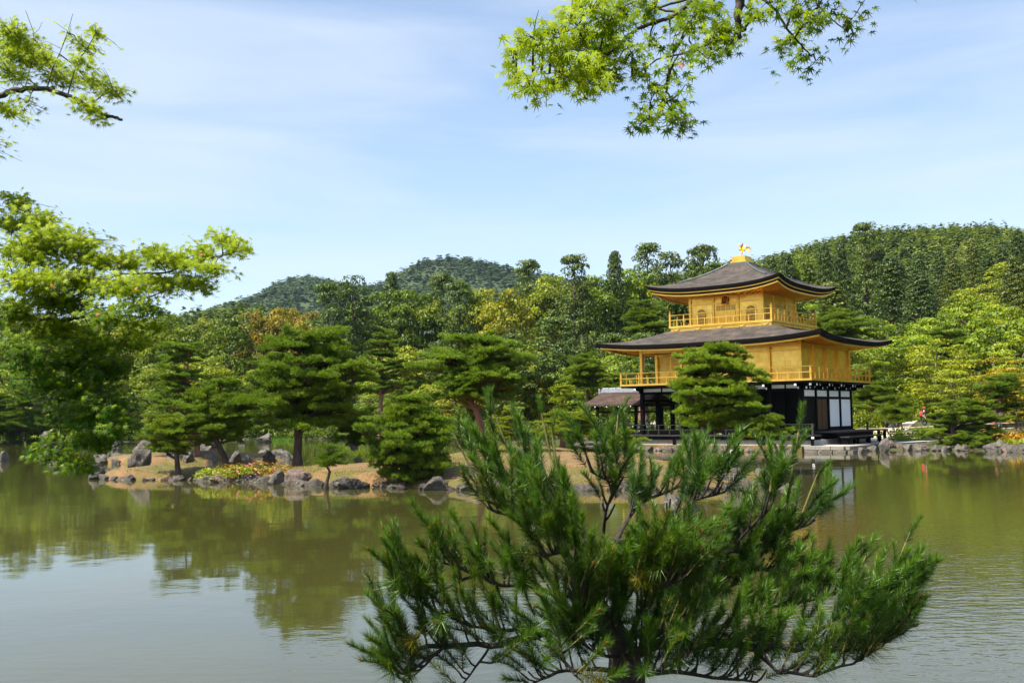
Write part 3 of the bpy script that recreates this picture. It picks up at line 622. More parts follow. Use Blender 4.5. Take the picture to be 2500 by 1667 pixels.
pm = MB(); pm.box(-.09,.09,-.09,.09,-.5,3.15); pmm = pm.mesh('post', lac)
for x in (-hx+.1, -.3, hx-.1):
    for y in (-hy+.1, hy-.1): mobj('post', pmm, FD, loc=(x,y,0))
fpart('tie_beam', lac, (-hx,hx,-hy+.03,-hy+.17,2.55,2.68), (-hx,hx,hy-.17,hy-.03,2.55,2.68), (-hx+.03,-hx+.17,-hy,hy,2.56,2.67), (-ex+.2,ex-.2,-hy+.02,-hy+.18,3.02,3.16), (-ex+.2,ex-.2,hy-.18,hy-.02,3.02,3.16))
fpart('deck', lac, (-hx,hx+1.2,-hy,hy,.95,1.08)); fpart('deck_beam', lac, (-hx,hx,-hy+.02,-hy+.14,.72,.945), (-hx,hx,hy-.14,hy-.02,.72,.945))
for i in range(6): fpart('rafter_end', M['plaster'], (-ex+.25+i*(2*ex-.5)/5-.03,-ex+.25+i*(2*ex-.5)/5+.03,-hy-.84,-hy-.80,2.98,3.06))
for h in (.28,.58):
    for y in (-hy+.05, hy-.05): mm = MB(); mm.bar((-hx,y,1.08+h),(hx,y,1.08+h),.05,.045); mm.build('rail', lac, FD)
    mm = MB(); mm.bar((-hx+.05,-hy,1.08+h),(-hx+.05,hy,1.08+h),.05,.045); mm.build('rail', lac, FD)
mp_ = MB(); mp_.box(-.025,.025,-.025,.025,1.08,1.66); mpm = mp_.mesh('baluster', lac)
for i in range(1,8):
    for y in (-hy+.05, hy-.05): mobj('baluster', mpm, FD, loc=(-hx+2*hx*i/8,y,0))
# ------------------------------------------------------------------ garden pines: trunk, branches and layered needle pads
def make_pad(seed, nt=760, nn=7, ln=.19, flat=.34):
    r = np.random.default_rng(seed); lob = [(r.normal()*.52, r.normal()*.52, r.uniform(.20,.46)) for _ in range(11)] + [(0,0,.42)]
    L = [lob[i] for i in r.integers(0, len(lob), nt)]
    a = r.uniform(0, 2*math.pi, nt); q = np.sqrt(r.random(nt)); C = np.array([(l[0]+math.cos(x)*k*l[2], l[1]+math.sin(x)*k*l[2]) for l, x, k in zip(L, a, q)])
    top = np.array([math.sqrt(max(0, 1-k*k))*l[2]+.25*math.hypot(l[0]*.3,l[1]*.3) for l, k in zip(L, q)])*flat*1.5 + np.array([.16*math.sin(l[0]*9+l[1]*7) for l in L])
    z = top*(.15+.85*r.random(nt)) - .08
    edge = np.clip(np.hypot(C[:,0], C[:,1]), 0, 1)
    P = np.column_stack([C, z])
    D0 = np.column_stack([C*.42 + r.normal(size=(nt,2))*.30, np.full(nt, 1.0)])
    B = np.repeat(P, nn, 0); D = np.repeat(unit(D0), nn, 0) + r.normal(size=(nt*nn,3))*.42
    V, F = needles(B, D, ln*(.7+.6*r.random(nt*nn)), .027, r)
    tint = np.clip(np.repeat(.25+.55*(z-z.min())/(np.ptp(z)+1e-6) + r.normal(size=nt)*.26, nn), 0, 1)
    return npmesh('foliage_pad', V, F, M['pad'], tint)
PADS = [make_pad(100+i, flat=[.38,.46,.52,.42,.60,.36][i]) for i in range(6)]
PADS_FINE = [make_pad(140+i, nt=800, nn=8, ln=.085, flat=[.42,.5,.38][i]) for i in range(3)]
def limb_pts(a, b, sag, r, n=5, wig=.08):
    a, b = Vector(a), Vector(b); L = (b-a).length; o = []
    for i in range(n+1):
        t = i/n; p = a.lerp(b, t); p.z += -sag*math.sin(math.pi*t)*L
        if 0 < i < n: p += Vector((r.normal(), r.normal(), r.normal()*.7))*wig*L*.5
        o.append(p)
    return o
def pine(label, trunk, pads, seed, tr=.16, col=(1,1,1,1), bark='bark', group=None, fine=False, name='pine_tree'):
    """trunk: world points from ground to top; pads: (centre, radius, thickness)"""
    r = np.random.default_rng(seed); base = Vector(trunk[0]); T = empty(name, base); tag(T, label, 'pine tree', group)
    tp = [Vector(p)-base for p in trunk]; n = len(tp)
    fine_t = []
    for i in range(n-1):
        for k in range(3): fine_t.append(tp[i].lerp(tp[i+1], k/3) + Vector((r.normal(), r.normal(), 0))*tr*.10)
    fine_t.append(tp[-1]); m = len(fine_t)
    rad = [tr*(1.35 if i == 0 else 1.0)*(1-.78*i/(m-1)) for i in range(m)]
    mb = MB(); mb.tube([fine_t[0]-Vector((0,0,.35))]+fine_t, [rad[0]*1.25]+rad, 9, .10, seed=seed); mb.build('trunk', M[bark], T, smooth=True)
    src = PADS_FINE if fine else PADS
    for c, R_, th in pads:
        c = Vector(c)-base
        # the branch leaves the trunk a little below the pad
        cand = [(abs((p.z+.0) - (c.z-.25*(Vector((c.x-p.x,c.y-p.y)).length)-.1)), i) for i, p in enumerate(fine_t)]; i = max(1, min(cand)[1])
        a = fine_t[i]
        b = c - Vector((0,0,.02)); rb = max(.018, min(rad[i]*.55, .05+.02*R_))
        if (b-a).length > .12:
            pts = limb_pts(a, b, -.04 if b.z > a.z else .05, r)
            bm_ = MB(); bm_.tube(pts, [rb*(1-.7*k/5) for k in range(6)], 5, .1, seed=int(r.integers(1e6)))
            for _ in range(3):
                an = r.uniform(0, 6.28); e = c + Vector((math.cos(an)*R_*.6, math.sin(an)*R_*.6, .02*R_)); s0 = pts[3]
                bm_.tube([s0, s0.lerp(e,.5)+Vector((0,0,-.04*R_)), e], [rb*.45, rb*.3, rb*.15], 4)
            bm_.build('branch', M[bark], T, smooth=True)
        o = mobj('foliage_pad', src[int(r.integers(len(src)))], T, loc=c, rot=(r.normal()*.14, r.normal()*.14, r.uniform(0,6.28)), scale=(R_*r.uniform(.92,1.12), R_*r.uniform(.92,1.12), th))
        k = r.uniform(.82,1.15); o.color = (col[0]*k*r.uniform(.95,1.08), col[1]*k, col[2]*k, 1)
    return T
def crown(cx, cy, Y, zb, zt, profile, n_layers, r, padR, depth=1.0, per=1.0, th=.9):
    """pads in layers: profile(t) gives the half width in metres at height t (0 bottom, 1 top)"""
    out = []; ph = r.uniform(0,6.28,4)
    asym = lambda a, z: 1 + .20*math.sin(a+ph[0]+z*2.1) + .16*math.sin(2*a+ph[1]+z*1.3) + .12*math.sin(3*a+ph[2]-z*2.7)
    for k in range(n_layers):
        t = (k+.5)/n_layers; w_ = profile(t); z = lerp(zb, zt, t)
        pr = min(padR, max(w_*.75, .25)); n = max(1, int(round(per*5.2*(max(0, w_-pr*.5)/pr)**1.15))) if w_ > pr*1.15 else 1
        a0 = r.uniform(0, 6.28)
        for i in range(n):
            a = a0 + i*2*math.pi/n + r.normal()*.25; q = (w_-pr*.7)*r.uniform(.6,1.12)*asym(a, k) if n > 1 else 0
            if n > 2 and r.random() < .14: continue
            out.append((Vector((cx+math.cos(a)*q, Y+math.sin(a)*q*depth, z + r.normal()*.30*(zt-zb)/n_layers)), pr*r.uniform(.65,1.2), pr*th*r.uniform(.85,1.25)))
        if n > 3: out.append((Vector((cx+r.normal()*.1, Y, z+.1)), pr, pr*th))
    return out
def pine_px(label, bx, by, Y, x0, x1, yt, yb, shape, layers, seed, tr=.14, padR=.6, col=(1,1,1,1), bark='bark', lean=None, group=None, fine=False, per=1.0, z=None, th=.9, gzf=None):
    """a pine given by its outline in the photograph and its distance Y"""
    r = np.random.default_rng(seed+500); cx = PY((x0+x1)/2, yb, Y).x; hw = (x1-x0)/2/FPX*Y; zb, zt = PY((x0+x1)/2, yb, Y).z, PY((x0+x1)/2, yt, Y).z
    bxw = PY(bx, by, Y).x; bz = (z if z is not None else (gzf or iz)(bxw, Y)) - .03
    prof = {'dome': lambda t: hw*(.62+.38*math.sin(min(1,t*1.7)*math.pi/2))*(1-max(0,t-.45)**2*1.9), 'layer': lambda t: hw*(1-.62*t)*(1 if int(t*layers)%2 == 0 else .82), 'round': lambda t: hw*max(.3, math.sin((.18+.74*t)*math.pi)),
            'flat': lambda t: hw*(1-.25*t), 'cone': lambda t: hw*(1.02-.85*t)}[shape]
    pads = crown(cx, 0, Y, zb+.05, zt-.16*padR, prof, layers, r, padR, .85, per, th)
    H = zt-bz; tx = [bxw] + ([PY(px, py, Y).x for px, py in lean] if lean else [lerp(bxw, cx, .35)+r.normal()*.1, lerp(bxw, cx, .8)+r.normal()*.12, cx])
    tz = [bz] + ([PY(px, py, Y).z for px, py in lean] if lean else [bz+H*.35, bz+H*.65, zt-.25*padR])
    trunk = [Vector((a, Y + r.normal()*.05*i, b)) for i, (a, b) in enumerate(zip(tx, tz))]
    return pine(label, trunk, pads, seed, tr, col, bark, group, fine)
YG = (1.15,1.02,.85,1); BR = (1.55,1.12,.75,1); DK = (.72,.80,.85,1)
pine_px('tall dark-trunked garden pine with a broad dome crown on the tan island', 725, 1128, 41.6, 600, 892, 803, 1050, 'dome', 8, 1, .19, .72, (1,1,1,1), lean=[(728,1040),(722,960),(738,900),(735,860),(745,825)])
pine_px('two-stemmed garden pine with forked trunk beside a lichened rock', 558, 1130, 41.8, 458, 618, 925, 1078, 'dome', 6, 2, .15, .52, (1,.98,.95,1), lean=[(540,1098),(523,1060),(530,1000),(535,950)])
pine_px('small upright pine with straight dark trunk on the bare soil', 436, 1138, 41.3, 352, 486, 1016, 1108, 'dome', 4, 3, .12, .42, YG, lean=[(434,1100),(430,1062),(425,1030)])
pine_px('tall pine of flat stacked layers with red limbs on the islet', 482, 1113, 58, 330, 552, 824, 1072, 'layer', 7, 4, .16, .80, (.95,1,1,1), 'bark_red', lean=[(478,1040),(455,980),(460,920),(462,840)], z=.5, th=.55)
pine_px('little bonsai-like pine on a bent stem at the waterline', 797, 1166, 34.6, 762, 846, 1083, 1142, 'round', 3, 5, .06, .36, (.95,1,1,1), lean=[(806,1150),(800,1140),(803,1112)], fine=True, z=.22)
pine_px('wide low pine spreading over the water with twisted bare limbs', 1058, 1176, 35.4, 890, 1112, 962, 1178, 'round', 8, 6, .17, .58, (1.02,1,.95,1), lean=[(1050,1130),(1020,1080),(1010,1030),(1000,985)], z=.3)
pine_px('leaning pine with thick pale trunk behind the tall island pine', 884, 1120, 44.5, 822, 932, 1000, 1082, 'dome', 4, 7, .20, .50, DK, 'bark_grey', lean=[(868,1098),(852,1080),(870,1030)])
pine_px('great pine with dark crooked limbs and a flat-topped crown', 1180, 1090, 49, 1036, 1292, 812, 985, 'dome', 7, 8, .20, .80, (.98,1,.95,1), 'bark_red', lean=[(1175,1040),(1160,1000),(1130,940),(1150,880),(1140,830)], th=.7)
pine_px('leaning island pine standing before the pavilion with slanting trunk', 1668, 1126, 40.4, 1640, 1868, 842, 1046, 'dome', 8, 109, .16, .52, (1.25,1.18,.9,1), lean=[(1712,1062),(1735,1000),(1745,930),(1750,860)])
pine_px('low spreading pine beside the standing heron rock', 1905, 1112, 39.5, 1800, 1926, 1020, 1072, 'flat', 2, 10, .08, .42, (1.1,1.05,.9,1), lean=[(1890,1085),(1860,1066),(1850,1040)], z=.45)
pine_px('small yellow-green pine in front of the fishing deck', 1532, 1128, 46, 1478, 1572, 1046, 1112, 'round', 3, 11, .09, .45, (1.25,1.08,.8,1), z=.55)
pine_px('pruned yellow-green cloud pine near the end of the island', 1246, 1082, 64, 1196, 1300, 990, 1070, 'layer', 4, 12, .13, .55, (1.5,1.2,.8,1), 'bark_red', th=.5, z=.6)
pine_px('cloud-pruned pine with yellow pads beside the fishing deck', 1372, 1080, 66.5, 1308, 1452, 932, 1060, 'layer', 5, 13, .14, .68, (1.35,1.12,.75,1), 'bark_red', th=.5, z=.6)
pine_px('pruned pine with olive pads leaning to the fishing deck', 1402, 1088, 62, 1330, 1468, 1000, 1062, 'flat', 3, 14, .13, .6, (1.25,1.05,.7,1), z=.6, th=.6)
g_ = lambda x, y: gz(x, y)
pine_px('wide garden pine with tiered flat boughs by the stony east shore', 2340, 1086, 64, 2266, 2448, 975, 1076, 'flat', 5, 15, .16, .62, (1.05,.98,.8,1), gzf=g_, lean=[(2330,1062),(2322,1040),(2365,1010),(2360,985)], th=.6)
pine_px('low shore pine drooping over dark stones on the east bank', 2370, 1092, 62.3, 2300, 2440, 1062, 1092, 'flat', 2, 16, .10, .5, (.95,.95,.85,1), gzf=g_, th=.6)
pine_px('slender pine with bare red stem beside the pavilion', 2182, 1010, 86, 2058, 2200, 880, 1000, 'layer', 5, 17, .17, .95, (1.05,.98,.9,1), 'bark_red', gzf=g_, th=.6)
pine_px('rounded pine bush behind the sandy path', 2190, 1040, 80, 2138, 2238, 962, 1032, 'round', 3, 18, .12, .85, (1.1,1.02,.8,1), gzf=g_)
pine_px('olive pine seen past the west end of the upper gallery', 1500, 1020, 92, 1440, 1560, 905, 985, 'layer', 4, 19, .2, 1.0, (.95,.92,.8,1), 'bark_red', gzf=g_, th=.6)
pine_px('flat-topped pine behind the fishing deck with reddish stem', 1432, 1030, 88, 1370, 1492, 862, 960, 'dome', 4, 20, .2, 1.0, (.95,.95,.85,1), 'bark_red', gzf=g_, th=.6)
pine_px('grey-green pine with a tall bare stem behind the tall island pine', 928, 1060, 100, 856, 1010, 790, 960, 'layer', 6, 21, .24, 1.15, (.80,.85,.85,1), 'bark_red', z=.8, th=.55)
for i, (bx, Y, x0, x1, yt, yb) in enumerate([(60,112,0,110,925,1050),(170,114,105,255,935,1050),(300,110,235,345,960,1050),(20,113,-60,60,960,1055),(640,124,590,700,960,1050),(1010,112,950,1060,940,1040),(-60,112,-140,-20,930,1050)]):
    pine_px('dark layered pine on the shaded far shore', bx, 1060, Y, x0, x1, yt, yb, 'layer', 5, 30+i, .16, 1.3, (.78,.85,.85,1), group='dark layered pines on the far shore', gzf=g_, th=.55)
for i, (bx, Y, x0, x1, yt, yb) in enumerate([(1990,100,1975,2080,745,830),(2060,92,2010,2130,760,850),(2290,98,2230,2400,800,900),(2480,90,2430,2540,830,930),(2420,74,2400,2500,905,1000),(1560,98,1520,1640,740,830)]):
    pine_px('olive red-stemmed pine on the rise behind the pavilion', bx, 1000, Y, x0, x1, yt, yb, 'dome', 4, 50+i, .2, 1.15, (.92,.9,.8,1), 'bark_red', group='olive pines behind the pavilion', gzf=g_, th=.65)

# ------------------------------------------------------------------ woodland trees (prototypes of 10 m height, then copied)
def clumpy(seed, kind):
    r = np.random.default_rng(seed); C = []
    if kind == 'broad':
        for _ in range(70):
            d = unit(r.normal(size=3)); d[2] = d[2]*.9; q = r.uniform(.5,1.0)
            C.append((d[0]*3.0*q, d[1]*3.0*q, 5.6+d[2]*3.9*q, r.uniform(.65,1.25), .66))
        ls, nq, mt = .27, 100, M['broad']
    elif kind == 'maple':
        for _ in range(66):
            a = r.uniform(0,6.28); t = r.random(); R_ = 3.6*math.sin((.12+.76*t)*math.pi)**.8*math.sqrt(r.uniform(.25,1)); C.append((math.cos(a)*R_, math.sin(a)*R_, 2.6+t*6.6-.12*R_, r.uniform(.8,1.45), .30))
        ls, nq, mt = .25, 95, M['broad']
    elif kind == 'cedar':
        for k in range(88):
            t = (k/88)**.85; z = 2.6+7.2*t; R_ = (1-t)**.75*2.0+.12; a = k*2.4; q = r.uniform(.55,1.05)*(1.25 if r.random() < .2 else 1); C.append((math.cos(a)*R_*q, math.sin(a)*R_*q, z-.22*R_*q, .50+.42*(1-t)*r.uniform(.6,1.3), .52))
        ls, nq, mt = .20, 80, M['cedar']
    else:   # hinoki: irregular upper crown on a bare stem
        for k in range(84):
            t = r.random(); z = 2.6+7.2*t; R_ = (math.sin((.26+.66*t)*math.pi)**.8*2.1+.15)*r.uniform(.35,1.1); a = r.uniform(0,6.28); C.append((math.cos(a)*R_, math.sin(a)*R_, z, r.uniform(.5,.95), .55))
        ls, nq, mt = .20, 85, M['cedar']
    P = []; NN = []; T = []; S = []
    for x, y, z, R_, fl in C:
        d = rdir(nq, r); d[:,2] = np.where(d[:,2] < -.25, -d[:,2], d[:,2]); q = (.78+.3*r.random((nq,1))); p = d*q*R_; p[:,2] *= fl
        P.append(p+np.array([x,y,z])); NN.append(d*np.array([1,1,1.4]) + .5*r.normal(size=(nq,3))); T.append(np.full(nq, r.uniform(.15,.8))+r.normal(size=nq)*.12 + .15*d[:,2]); S.append(ls*(.7+.6*r.random(nq)))
    V, F = leaf_quads(np.concatenate(P), np.concatenate(NN), np.concatenate(S), .7, r); me = npmesh('crown', V, F, mt, np.clip(np.concatenate(T), 0, 1))
    mb = MB(); top = 9.2 if kind in ('cedar','hinoki') else 7.0; R0 = .22 if kind in ('cedar','hinoki') else .2; pts = [(r.normal()*.10*k/5, r.normal()*.10*k/5, -.5+(top+.5)*k/5) for k in range(6)]
    mb.tube(pts, [R0*(1.2-.19*k) for k in range(6)], 7, .08, seed=seed)
    idx = r.choice(len(C), 14, replace=False)
    for i in idx:
        x, y, z, R_, fl = C[i]; zz = max(1.8, z-.5*math.hypot(x,y)-.3); zz = min(zz, top-.3); mb.tube([(0,0,zz),(x*.5,y*.5,lerp(zz,z,.6)),(x,y,z)], [.075,.05,.015], 4)
    return mb.mesh('trunk', M['bark_grey' if kind in ('broad','maple') else 'bark'], True), me
PROTO = {k: [clumpy(900+10*j+i, k) for i in range(n)] for j, (k, n) in enumerate((('broad',4),('maple',3),('cedar',4),('hinoki',3)))}
KIND = {  # kind: (prototype, colour, label, group)
 'green': ('broad', (.95,1.0,.9), 'mid-green broadleaf tree', 'mid-green broadleaf trees'),
 'lime': ('broad', (1.1,1.2,.85), 'bright lime-green broadleaf tree', 'lime-green broadleaf trees'),
 'dark': ('broad', (.62,.75,.75), 'dark evergreen broadleaf tree', 'dark evergreen trees'),
 'gold': ('broad', (1.12,1.02,.6), 'yellow-tinged broadleaf tree', 'yellow-tinged trees'),
 'rust': ('broad', (1.30,.82,.75), 'rust-brown leaved tree', 'rust-brown trees'),
 'maple': ('maple', (1.25,1.2,.7), 'yellow-green layered maple', 'yellow-green maples'),
 'maple2': ('maple', (.95,1.1,.8), 'fresh green layered maple', 'fresh green maples'),
 'amber': ('maple', (1.55,1.05,.5), 'amber-leaved maple', 'amber maples'),
 'cedar': ('cedar', (.62,.72,.75), 'dark pointed cedar', 'dark cedars'),
 'cedar2': ('cedar', (1.1,1.0,.8), 'olive-tinged pointed cedar', 'olive-tinged cedars'),
 'hinoki': ('hinoki', (.80,.90,.85), 'tall bare-stemmed cypress', 'tall bare-stemmed cypresses'),
}
TR = np.random.default_rng(77)
def where(x, y):
    px = 1250 + FPX*x/y
    row = 'on the skyline ' if y > 140 else 'on the mid slope ' if y > 112 else ''
    reg = ('beyond the near maple boughs' if px < 560 else 'behind the tall dome-crowned island pine' if px < 900 else 'behind the great crooked-limbed pine' if px < 1320 else 'above the fishing deck' if px < 1560 else 'behind the golden pavilion' if px < 2080 else 'behind the eastern garden path' if px < 2360 else 'at the east end of the bamboo fence')
    return row + reg
def tree(kind, x, y, h, wide=1.0, z=None):
    pk, c, lab, grp = KIND[kind]; wh = where(x, y); lab = lab + ' ' + wh; grp = grp + ' ' + wh; tm, cm_ = PROTO[pk][int(TR.integers(len(PROTO[pk])))]
    s = h/9.9; z = (gz(x, y) if z is None else z) - .1
    T = empty('woodland_tree' if pk in ('broad','hinoki') else pk+'_tree', (x,y,z), TR.uniform(0,6.28)); T.scale = (s*wide, s*wide, s)
    tag(T, lab, {'broad':'tree','maple':'maple tree','cedar':'cedar tree','hinoki':'cypress tree'}[pk], grp)
    mobj('trunk', tm, T); o = mobj('crown', cm_, T); k = TR.uniform(.85,1.15); o.color = (c[0]*k*TR.uniform(.92,1.08), c[1]*k, c[2]*k, 1)
    return T
# skyline trees: their tops follow the outline of the woods in the photograph
SKY = [(505,748,'gold'),(560,742,'dark'),(640,735,'rust'),(690,735,'rust'),(745,738,'rust'),(800,693,'hinoki'),(862,680,'hinoki'),(905,690,'dark'),(955,664,'cedar'),(985,672,'dark'),(1030,690,'green'),(1078,672,'hinoki'),(1120,690,'hinoki'),(1165,672,'green'),(1235,676,'gold'),(1290,638,'hinoki'),(1340,655,'green'),(1400,625,'hinoki'),(1450,640,'dark'),
 (1500,612,'cedar'),(1555,624,'lime'),(1580,597,'hinoki'),(1635,622,'hinoki'),(1680,618,'dark'),(1715,602,'hinoki'),(1765,618,'green'),(1840,612,'dark'),(1880,622,'cedar'),(1920,618,'cedar'),(1965,604,'dark'),(2010,596,'cedar'),(2050,590,'cedar'),(2110,546,'hinoki'),(2150,612,'cedar'),(2195,640,'cedar'),(2240,620,'cedar'),(2290,612,'cedar'),(2325,632,'cedar2'),(2370,582,'cedar2'),(2410,618,'cedar'),(2445,600,'cedar'),(2482,560,'cedar'),(2530,580,'cedar'),(450,742,'dark'),(390,750,'green'),(330,748,'gold'),(270,740,'dark'),(200,745,'green'),(130,740,'gold'),(60,735,'dark'),(0,740,'green')]
for px, py, k in SKY:
    Y = TR.uniform(146,162); p = PY(px, py, Y); g0 = gz(p.x, Y); h = p.z-g0
    if h > 21: g0 = p.z-21; h = 21
    tree(k, p.x, Y, max(h, 5), {'hinoki':.95,'cedar':.8,'cedar2':.85}.get(k, 1.0)*min(1.25, max(.7, 12/h)), None if h < 21 else g0)
# inner rows, nearer and lower
EAST = [(46,62),(52,70),(58,60),(48,80),(56,86),(64,74),(66,92),(72,62),(50,96),(60,104),(74,84),(44,90),(68,50),(76,70)]
ROWS = [(132,6.0,.05),(118,5.6,.05),(106,5.4,.0),(97,5.2,.0)]
def ok(x, y, d0):
    return -sdist(np.array([[x,y]], float), POND)[0] > d0
MIX_L = ['green','green','dark','gold','lime','green','hinoki','rust','dark','gold']; MIX_R = ['maple','maple2','lime','green','maple','gold','maple2','maple','cedar2']
for Y, stp, _ in ROWS:
    for px in np.arange(-120, 2640, stp/Y*FPX*.93):
        px2 = px+TR.uniform(-25,25); y = Y+TR.uniform(-5,5); p = PY(px2, 900, y)
        if not ok(p.x, y, 3.0): continue
        right = px2 > 1960; k = (MIX_R if right else MIX_L)[int(TR.integers(9 if right else 10))]
        if 2020 < px2 < 2330 and Y > 125: k = 'cedar'
        h = TR.uniform(7.5,10.5)*(1.15 if Y > 115 else .95)*(.82 if right and Y < 110 else 1)
        if k in ('hinoki','cedar','cedar2'): h *= 1.25
        tree(k, p.x, y, h, TR.uniform(.85,1.1))
# particular trees of the right-hand garden and around the pavilion
for px, Y, h, k, wd in [(2290,88,7.6,'maple',1.0),(2230,94,8.4,'maple2',1.0),(2380,92,7.4,'maple',1.0),(2450,80,6.0,'amber',.95),(2500,86,7.5,'maple',1),(2160,97,8.0,'maple2',.95),(2330,80,5.2,'maple',.95),(2420,98,8.5,'maple2',1.0),(2560,82,6.5,'maple',1),(2100,104,9,'green',.9),(1400,96,7.5,'lime',.95),(1480,104,9.0,'lime',1),(1340,98,7.2,'gold',.9),(1290,102,8.5,'green',.95),(1230,100,7.0,'lime',.9),(1150,104,8,'gold',.95),(1560,110,9,'maple2',1),(2480,74,4.2,'amber',1.0),
    (2060,110,10,'rust',.8),(2370,125,11,'lime',.9),(2440,118,10,'lime',.9),(2490,112,10,'gold',.9)]:
    p = PY(px, 1000, Y); tree(k, p.x, Y, h, wd)
for x, y in EAST: tree(['maple','maple2','green','lime','dark'][int(TR.integers(5))], x, y, TR.uniform(7,11))
for i in range(46):                                                 # low leafy trees closing the foot of the woods
    px = lerp(-60, 1420, (i+TR.random())/46); Y = 100+TR.random()*8
    while not ok(PY(px,1000,Y).x, Y, 2.0): Y += 1.5
    p = PY(px, 1000, Y+TR.uniform(0,6)); tree(['green','dark','green','lime','dark','gold'][int(TR.integers(6))], p.x, p.y, TR.uniform(4.0,6.2), 1.15)
# ---- shrubs
def make_bush(seed, n=900, sz=.11, mt='broad'):
    r = np.random.default_rng(seed); C = [(r.normal()*.42, r.normal()*.36, .30+.12*r.normal(), r.uniform(.3,.5)) for _ in range(11)]
    P = []; NN = []; T = []
    for x, y, z, R_ in C:
        k = n//11; d = rdir(k, r); d[:,2] = np.abs(d[:,2]); P.append(d*R_*(.8+.3*r.random((k,1)))*np.array([1,1,.85])+np.array([x,y,max(.05,z-.15)])); NN.append(d+.5*r.normal(size=(k,3))); T.append(np.full(k, r.uniform(.2,.8))+r.normal(size=k)*.12)
    V, F = leaf_quads(np.concatenate(P), np.concatenate(NN), sz*(.7+.6*r.random(len(np.concatenate(P)))), .6, r); return npmesh('foliage', V, F, M[mt], np.clip(np.concatenate(T),0,1))
BUSH = [make_bush(300+i) for i in range(4)]
def stem_mesh(seed):
    r = np.random.default_rng(seed); m = MB()
    for _ in range(6):
        a = r.uniform(0,6.28); m.tube([(0,0,-.1),(math.cos(a)*.12,math.sin(a)*.12,.16),(math.cos(a)*.3,math.sin(a)*.3,.36)], [.03,.02,.008], 4)
    return m.mesh('stems', M['bark_grey'])
STEM = [stem_mesh(i) for i in range(3)]
def bush(label, loc, s, col, group=None, name='shrub', cat='shrub'):
    T = empty(name, loc, TR.uniform(0,6.28)); T.scale = s if hasattr(s,'__len__') else (s,)*3; tag(T, label, cat, group)
    mobj('stems', STEM[int(TR.integers(3))], T); o = mobj('foliage', BUSH[int(TR.integers(4))], T); o.color = (*col, 1); return T
sx = np.array(POND)
n_ = 0
for i in range(19, 27):                                             # along the far shore
    a, b = Vector((*POND[i],0)), Vector((*POND[i+1],0)); L_ = (b-a).length
    for k in range(int(L_/1.5)):
        p = a.lerp(b, (k+TR.random())/max(1,int(L_/1.5))); d = (b-a).normalized(); nrm = Vector((d.y,-d.x,0))
        dd_ = TR.uniform(-2.6,-.3); q = p + nrm*dd_ if ok(*(p+nrm*-2).xy, 0.1) else p - nrm*dd_
        k2 = TR.uniform(.6,1.2); bush('dark rounded shrub at the foot of the far shore woods', (q.x,q.y,gz(q.x,q.y)-.05), (TR.uniform(1.5,2.6),TR.uniform(1.5,2.6),TR.uniform(1.6,3.2)), (.55*k2,.7*k2,.6*k2), 'dark shrubs on the far shore')
k_ = 0
while k_ < 230:                                                    # undergrowth below the trees
    px = TR.uniform(-60,2560); Y = TR.uniform(84,142); p = PY(px, 1000, Y)
    if not ok(p.x, Y, 2.5) or (1400 < px < 1680 and Y < 98): continue
    k_ += 1; q = TR.uniform(.5,1.1); s = TR.uniform(1.8,3.4); right = px > 1950
    bush(('leafy undergrowth shrub ' if not right else 'fresh green undergrowth shrub ')+where(p.x,Y), (p.x,Y,gz(p.x,Y)-.1), (s,s,s*TR.uniform(.9,1.5)), (.75*q,.9*q,.6*q) if not right else (1.3*q,1.35*q,.6*q), 'undergrowth shrubs '+where(p.x,Y))
for px, py, Y, s, c, lab in [(2215,1046,74,1.5,(.9,1.2,.6),'clipped bright shrub beside the sandy path'),(2255,1040,77,1.3,(.8,1.1,.6),'round green shrub before the garden fence'),(2085,1038,80,1.2,(1.4,1.4,.6),'yellow-green shrub behind the dark deck'),(2120,1042,78,1.1,(1.5,1.4,.5),'low yellow shrub by the stone block'),(2200,1062,70,1.0,(.9,1.1,.6),'low leafy shrub at the path bend'),(2440,1075,66,1.5,(2.0,.9,.35),'orange-leaved shrub on the east bank'),(2470,1088,62,.8,(1.6,1.5,.5),'small yellow-green shrub on bare earth'),(2405,1060,70,1.2,(2.2,1.1,.4),'amber shrub under the fence rail'),(2150,1082,64,.55,(.9,1.1,.7),'small green shrub growing between the shore stones'),(2245,1095,61.5,.5,(1.1,1.2,.6),'little leafy plant over the shore rocks')]:
    p = PY(px, py, Y); bush(lab, (p.x,Y,gz(p.x,Y)-.03), s, c)
for i, (x, y) in enumerate([(30,66),(33,70),(36,64),(31,74),(38,72),(27,82),(23,84),(34,80)]):
    bush('low olive shrub scattered over the east bank', (x,y,gz(x,y)-.03), TR.uniform(.8,1.5), (1.0,1.0,.6), 'low shrubs on the east bank')
